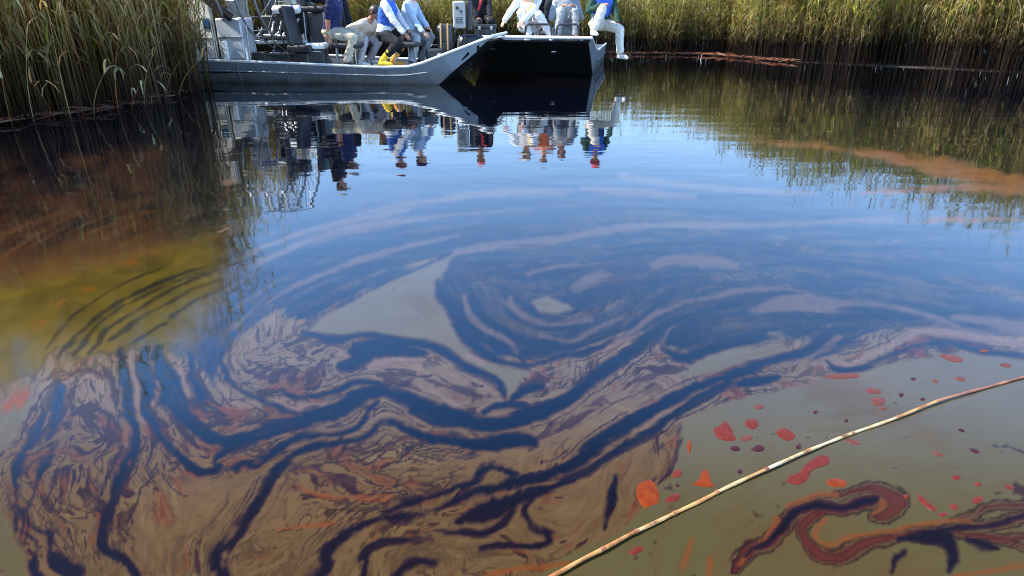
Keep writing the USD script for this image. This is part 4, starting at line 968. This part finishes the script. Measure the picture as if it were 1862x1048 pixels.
person('person in black clothes sitting behind the bow of the broadside boat', hipat(868, 14.55, 1.0), -1.2, 0.10, (None, None), (deckpt(885, 14.35, 0.55), deckpt(868, 14.35, 0.55)), C_BLACK, C_BLACK, M_BLACK, cap=C_RED, group=g_r, skin=M_FLESH2, strap=C_RED)
person('person in a white long-sleeved shirt leaning a hand on the bow rail', hipat(962, 14.35, 0.86), -1.75, 0.35, (at_dist(938, 58, 13.62), at_dist(901, 62, 13.62)),
       (deckpt(1000, 13.95, 0.68), deckpt(962, 13.98, 0.68)), C_WHITE, C_WHITE, M_WHITE, cap=C_CREAM, group=g_r, vest=None, elbow_out=0.9, brim=True, strap=M_YELLOW)
person('person in light grey shirt and trousers in the middle of the square bow', hipat(1026, 14.35, 0.80), -1.45, 0.12, (None, None),
       (deckpt(1044, 13.95, 0.68), deckpt(1012, 13.95, 0.68)), C_GREY, C_GREY, M_BLACK, hair=True, group=g_r, skin=M_FLESH2)
person('person in white trousers, one leg hanging over the right side of the square bow', hipat(1090, 13.95, 0.92), -1.15, 0.12, (None, None),
       (at_dist(1127, 108, 13.55), at_dist(1078, 66, 13.32)), C_GREEN, C_CREAM, M_WHITE, cap=C_RED, group=g_r, vest=C_BLUE, skin=M_FLESH2, boot=0.3)
person('driver in an orange top on the high seat of the square-bowed boat', (RB[0] + head[0] * 2.35, RB[1] + head[1] * 2.35, 1.40), RB_YAW, 0.05,
       ((RB[0] + head[0] * 2.75 + 0.55, RB[1] + head[1] * 2.7, 1.75), (RB[0] + head[0] * 2.75 - 0.55, RB[1] + head[1] * 2.7, 1.75)),
       (deckpt(990, RB[1] + head[1] * 2.85, 0.80), deckpt(978, RB[1] + head[1] * 2.85, 0.80)), C_ORANGE, C_BLACK, M_BLACK, cap=C_MAROON, group=g_r)
fb = [(RB[0] + head[0] * 2.9 + q, RB[1] + head[1] * 2.9, 0.79) for q in (-0.3, 0.3)]
obj('foot_bar', tube([rb_local(fb[0]), rb_local(fb[1])], 0.02, 8), M_STEEL, rb, 60)

# ------------------------------------------------------------------ gear lying and standing in the boats
def gear(name, label, cat, p): return thing(name, label, cat, p)
p = deckpt(579, 12.86, 0.22)
c = gear('cooler', 'black cooler with a white rounded lid beside the khaki trousers', 'cooler', p)
obj('cooler_body', rbox((0, 0, 0.20), (0.36, 0.30, 0.38), 0.05), M_BLACK, c, 40); obj('lid', rbox((0, 0, 0.42), (0.39, 0.33, 0.11), 0.05), M_WHITE, c, 40)
obj('handle', tube([(-0.12, -0.17, 0.30), (-0.10, -0.20, 0.33), (0.10, -0.20, 0.33), (0.12, -0.17, 0.30)], 0.012, 8), M_STEEL, c, 60)
p = at_dist(836, 52, 13.2)
c = gear('instrument_case', 'grey upright instrument case with dark dials, standing on a black stand', 'case', (p[0], p[1], 0.28))
z0 = p[2] - 0.28
obj('case_body', rbox((0, 0, z0 + 0.24), (0.24, 0.20, 0.48), 0.04), M_GREYBOX, c, 40)
obj('dial', trimesh.creation.cylinder(0.03, 0.02, 16, transform=trimesh.transformations.translation_matrix((-0.03, -0.105, z0 + 0.36)) @ trimesh.transformations.rotation_matrix(math.pi / 2, [1, 0, 0])), M_BLACK, c)
obj('dial', trimesh.creation.cylinder(0.02, 0.02, 16, transform=trimesh.transformations.translation_matrix((0.05, -0.105, z0 + 0.30)) @ trimesh.transformations.rotation_matrix(math.pi / 2, [1, 0, 0])), M_BLACK, c)
for k in range(4): obj('vent_slot', box((0.0, -0.101, z0 + 0.10 + 0.03 * k), (0.14, 0.006, 0.012)), M_BLACK, c)
for a, b in ((-0.12, -0.1), (0.12, -0.1), (0, 0.14)): obj('stand_leg', tube([(a * 1.6, b * 1.6, 0), (a * 0.6, b * 0.6, z0)], 0.016, 6), M_BLACK, c, 60)
obj('case_frame', rbox((0.19, 0.0, z0 + 0.22), (0.10, 0.16, 0.52), 0.03), M_BLACK, c, 40)
p = at_dist(809, 70, 13.0)
c = gear('backpack', 'black backpack with tan straps, right of the pale grey trousers', 'bag', (p[0], p[1], DK + 0.1))
obj('bag_body', rbox((0, 0, 0.34), (0.30, 0.26, 0.62), 0.09), M_BLACK, c, 40); obj('pocket', rbox((0, -0.14, 0.22), (0.22, 0.10, 0.26), 0.045), M_BLACK, c, 40)
for a in (-0.06, 0.07): obj('strap', tube([(a, -0.10, 0.66), (a, -0.155, 0.52), (a, -0.19, 0.34), (a, -0.19, 0.2)], 0.018, 6), M_TAN, c, 60)
p = deckpt(858, 13.3, 0.45)
c = gear('duffel_bag', 'black duffel bag heaped behind the rising gunwale', 'bag', p)
obj('bag_body', rbox((0, 0, 0.20), (0.55, 0.32, 0.36), 0.14), M_BLACK, c, 40)
obj('strap', tube([(-0.15, -0.13, 0.28), (-0.10, -0.05, 0.44), (0.10, -0.05, 0.44), (0.15, -0.13, 0.28)], 0.015, 6), M_BLACK, c, 60)
obj('end_patch', rbox((-0.24, 0, 0.2), (0.06, 0.2, 0.2), 0.02), M_STEEL, c, 40)
p = deckpt(884, 14.05, 0.50)
c = gear('equipment_crate', 'black ribbed equipment crate behind the white sleeve at the bow rail', 'crate', p)
obj('crate_body', rbox((0, 0, 0.22), (0.42, 0.30, 0.42), 0.03), M_BLACK, c, 40)
for k in range(4): obj('rib', rbox((-0.15 + 0.1 * k, -0.155, 0.22), (0.035, 0.02, 0.36), 0.006), M_BLACK, c, 40)
obj('lid', rbox((0, 0, 0.46), (0.45, 0.33, 0.07), 0.02), M_BLACK, c, 40)
for a in (-0.12, 0.12): obj('latch', rbox((a, -0.17, 0.43), (0.05, 0.02, 0.07), 0.006), M_STEEL, c, 40)
p = deckpt(792, 12.75, DK)
c = gear('camera_bag', 'small black camera bag with a white tag, at the foot of the rising gunwale', 'bag', p)
obj('bag_body', rbox((0, 0, 0.17), (0.34, 0.26, 0.32), 0.05), M_BLACK, c, 40); obj('tag', box((0.09, -0.135, 0.2), (0.07, 0.008, 0.10)), M_WHITE, c)
obj('carry_handle', tube([(-0.09, 0, 0.32), (-0.06, 0, 0.39), (0.06, 0, 0.39), (0.09, 0, 0.32)], 0.012, 6), M_BLACK, c, 60)

# ------------------------------------------------------------------ the dead reed stalk floating in the foreground
SG = [(985, 1058), (1020, 1040), (1060, 1018), (1100, 998), (1145, 973), (1190, 951), (1230, 931), (1272, 911), (1313, 890), (1362, 868), (1419, 843), (1468, 821), (1542, 790), (1591, 773), (1640, 756), (1706, 730), (1755, 715), (1804, 701), (1862, 685), (1930, 667)]
sg = np.array([ground(a, b, 0.011) for a, b in SG]); sg = spline(sg, 0.012)
sl = np.concatenate([[0], np.cumsum(np.linalg.norm(np.diff(sg, axis=0), axis=1))])
stx = thing('floating_reed_stalk', 'long dead reed stalk with pale middle, floating diagonally on the oil', 'reed stalk', (*sg[len(sg) // 2][:2], 0))
org = np.array([*sg[len(sg) // 2][:2], 0])
straw = lambda n, a, b, sc: usdkit.material(stage, '/World/Looks/' + n, {'geo': ('geometry', {}), 'n': ('noise_texture', {'scale': sc, 'detail': 5.0}), 'r': ('rgb_ramp', {'ramp': [(0.34, (0.16, 0.07, 0.025)), (0.42, a), (0.60, b)]}),
    'p': ('principled_bsdf', {'roughness': 0.38, 'specular_ior_level': 0.5})}, [('geo.position', 'n.vector'), ('n.fac', 'r.fac'), ('r.color', 'p.base_color')], surface='p.BSDF')
M_STAIN = straw('stained_straw', (0.32, 0.16, 0.05), (0.54, 0.33, 0.14), 18)
M_PALE, M_RUSTY, M_BROWN = straw('pale_straw', (0.44, 0.27, 0.11), (0.60, 0.46, 0.27), 14), straw('rusty_straw', (0.26, 0.09, 0.02), (0.50, 0.24, 0.07), 16), straw('brown_straw', (0.14, 0.05, 0.025), (0.30, 0.12, 0.05), 18)
spx = seen(sg[:, 0], sg[:, 1], sg[:, 2])[0]
marks = [985, 1085, 1150, 1223, 1300, 1385, 1468, 1545, 1625, 1700, 1770, 1850, 1930]
cuts = [float(np.interp(q, spx, sl)) for q in marks]
cuts[0], cuts[-1] = 0.0, sl[-1]
kinds = [M_RUSTY, M_RUSTY, M_STAIN, M_RUSTY, M_STAIN, M_PALE, M_PALE, M_PALE, M_RUSTY, M_BROWN, M_BROWN, M_BROWN]
for i, (a, b) in enumerate(zip(cuts[:-1], cuts[1:])):
    q = (sl >= a - 1e-6) & (sl <= b + 0.013)
    pt = sg[q] - org; pt[:, 2] += 0.0025 * np.sin(sl[q] * 9)
    fr = sl[q].mean() / sl[-1]
    obj('internode', tube(pt, (0.0050 - 0.0012 * fr) * (1 + 0.10 * np.sin(sl[q] * 40)), 10), kinds[i], stx, 60)
    if i: obj('node', tube(pt[:2] + np.array([0, 0, 0.0004]), 0.0060 - 0.0012 * fr, 10), M_BROWN, stx, 60)

# ------------------------------------------------------------------ clots of orange emulsion floating on the film
clot_mat = lambda n, a, b: usdkit.material(stage, '/World/Looks/' + n, {'geo': ('geometry', {}), 'n': ('noise_texture', {'scale': 60.0, 'detail': 4.0}), 'r': ('rgb_ramp', {'ramp': [(0.3, a), (0.7, b)]}),
    'p': ('principled_bsdf', {'roughness': 0.28, 'specular_ior_level': 0.12})}, [('geo.position', 'n.vector'), ('n.fac', 'r.fac'), ('r.color', 'p.base_color')], surface='p.BSDF')
K_OR, K_RED, K_DK, K_PK = clot_mat('orange_emulsion', (0.100, 0.014, 0.001), (0.150, 0.026, 0.002)), clot_mat('red_emulsion', (0.070, 0.0095, 0.0055), (0.105, 0.017, 0.009)), clot_mat('maroon_emulsion', (0.022, 0.006, 0.008), (0.038, 0.009, 0.011)), clot_mat('pink_emulsion', (0.070, 0.021, 0.015), (0.095, 0.029, 0.020))
def clot(label, outline, m, group=None, r=None):
    """outline: pixels round the clot; a low dome of emulsion on the film."""
    ring = spline(np.array(outline + outline[:1], float), 2.0)[:-1]
    g = np.array([ground(a, b)[:2] for a, b in ring]); c = g.mean(0)
    n = len(g); V = []; F = []
    for s, h in ((1.0, 0.0042), (0.95, 0.0052), (0.7, 0.0058), (0.35, 0.0062)):
        V += [(*(c + (p - c) * s - c), h) for p in g]
    V.append((0, 0, 0.0063))
    for k in range(3):
        for i in range(n):
            a, b = k * n + i, k * n + (i + 1) % n
            F += [(a, b, b + n), (a, b + n, a + n)]
    F += [(3 * n + i, 3 * n + (i + 1) % n, 4 * n) for i in range(n)]
    o = obj('oil_clot', (np.array(V), np.array(F)), m, None, True)
    UsdGeom.Xformable(o).AddTranslateOp().Set(Gf.Vec3d(float(c[0]), float(c[1]), 0))
    tag(o, label, 'oil clot', group)
def ell(x, y, a, b, tilt=0, seed=0, n=10, rough=0.13):
    r = np.random.default_rng(seed); t = math.radians(tilt); o = []
    for k in range(n):
        q = 2 * math.pi * k / n; s = 1 + r.uniform(-rough, rough)
        u, v = a * s * math.cos(q), b * s * math.sin(q)
        o.append((x + u * math.cos(t) - v * math.sin(t), y + u * math.sin(t) + v * math.cos(t)))
    return o
BIG = [('large round bright orange clot, left of the floating stalk', ell(1178, 900, 21, 25, 0, 1, rough=0.12), K_OR),
 ('small slanting red clot just right of the large round orange one', ell(1223, 908, 15, 7, -20, 2), K_RED),
 ('jagged orange clot touching the left side of the stalk', [(1258, 884), (1272, 872), (1278, 858), (1288, 860), (1292, 876), (1298, 886), (1282, 888)], K_OR),
 ('thin upright orange streak above the jagged orange clot', ell(1253, 814, 4, 12, 0, 3), K_OR),
 ('large ragged red clot, uppermost of the group left of the stalk', [(1296, 782), (1308, 776), (1318, 768), (1328, 778), (1334, 792), (1338, 802), (1322, 804), (1304, 798)], K_RED),
 ('round pinkish red clot right of the large ragged one', ell(1366, 773, 12, 9, 10, 4), K_RED),
 ('flat pinkish clot below the ragged red one', ell(1356, 799, 12, 5, -8, 5), K_PK),
 ('broad red clot nearest the stalk on its upper side', [(1410, 788), (1424, 780), (1438, 786), (1446, 796), (1434, 804), (1418, 798)], K_RED),
 ('dark maroon clot left of the pair above the stalk', ell(1337, 818, 9, 5, 5, 6), K_DK),
 ('dark red clot, right one of the pair above the stalk', ell(1378, 818, 12, 6, -5, 7), K_DK),
 ('long bone-shaped red clot below the stalk', [(1428, 878), (1436, 868), (1450, 866), (1460, 852), (1474, 840), (1492, 830), (1507, 834), (1506, 846), (1490, 852), (1476, 858), (1466, 876), (1448, 884)], K_RED),
 ('flat orange-red clot right of the bone-shaped one', ell(1521, 880, 19, 8, 5, 8), K_OR),
 ('slanting red streak of a clot, right of the hooked swirl', [(1668, 902), (1676, 904), (1690, 918), (1704, 928), (1696, 932), (1680, 922), (1670, 912)], K_RED),
 ('orange-red clot at the right below the slanting streak', ell(1734, 924, 8, 5, 10, 9), K_RED),
 ('red clot right of the hooked swirl, farthest right of the larger ones', ell(1777, 912, 11, 6, -15, 10), K_RED),
 ('small red clot alone in the smooth grey film at right', ell(1738, 871, 9, 5, 0, 11), K_RED),
 ('long pink smear at the upper edge of the smooth grey film', ell(1530, 686, 34, 5, -2, 12), K_PK),
 ('broad pink smear below the dark band at upper right', ell(1730, 653, 20, 6, 12, 13), K_PK),
 ('pink clot, lower of two in the upper right film', ell(1597, 732, 13, 8, 0, 14), K_PK),
 ('pink clot, upper of two in the upper right film', ell(1587, 713, 14, 5, 8, 15), K_PK),
 ('faint orange smear at the bottom below the stalk', ell(1157, 1004, 14, 6, -25, 16), K_RED)]
for l_, o_, m_ in BIG: clot(l_, o_, m_)
SMALL = [(1231, 863, 9, 7, K_RED), (1705, 828, 12, 3, K_PK), (1550, 806, 14, 4, K_PK), (1746, 691, 10, 4, K_PK), (1828, 666, 12, 4, K_PK), (1777, 883, 7, 4, K_RED), (1714, 938, 9, 4, K_RED), (1638, 720, 5, 4, K_DK),
         (1660, 691, 5, 3, K_DK), (1677, 728, 5, 3, K_DK), (1452, 815, 5, 5, K_DK), (1345, 860, 5, 4, K_DK), (1482, 752, 4, 3, K_DK), (1538, 767, 4, 3, K_DK), (1771, 822, 9, 4, K_DK), (1748, 785, 7, 3, K_DK),
         (1700, 695, 6, 3, K_PK), (1835, 888, 9, 4, K_RED), (1648, 905, 6, 4, K_RED), (1231, 885, 4, 3, K_DK), (1790, 640, 9, 3, K_PK), (1380, 742, 10, 4, K_PK), (1605, 745, 8, 3, K_PK)]
GL = {K_RED.GetPath(): ('small red fleck of oil on the smooth grey film', 'small red oil flecks'), K_PK.GetPath(): ('small pale pink fleck of oil on the film', 'small pink oil flecks'), K_DK.GetPath(): ('tiny dark maroon speck of oil on the smooth grey film', 'dark oil specks')}
for i, (a, b, c, d, m_) in enumerate(SMALL):
    clot(GL[m_.GetPath()][0], ell(a, b, c, d, (i * 37) % 40 - 20, 50 + i, 7), m_, GL[m_.GetPath()][1])
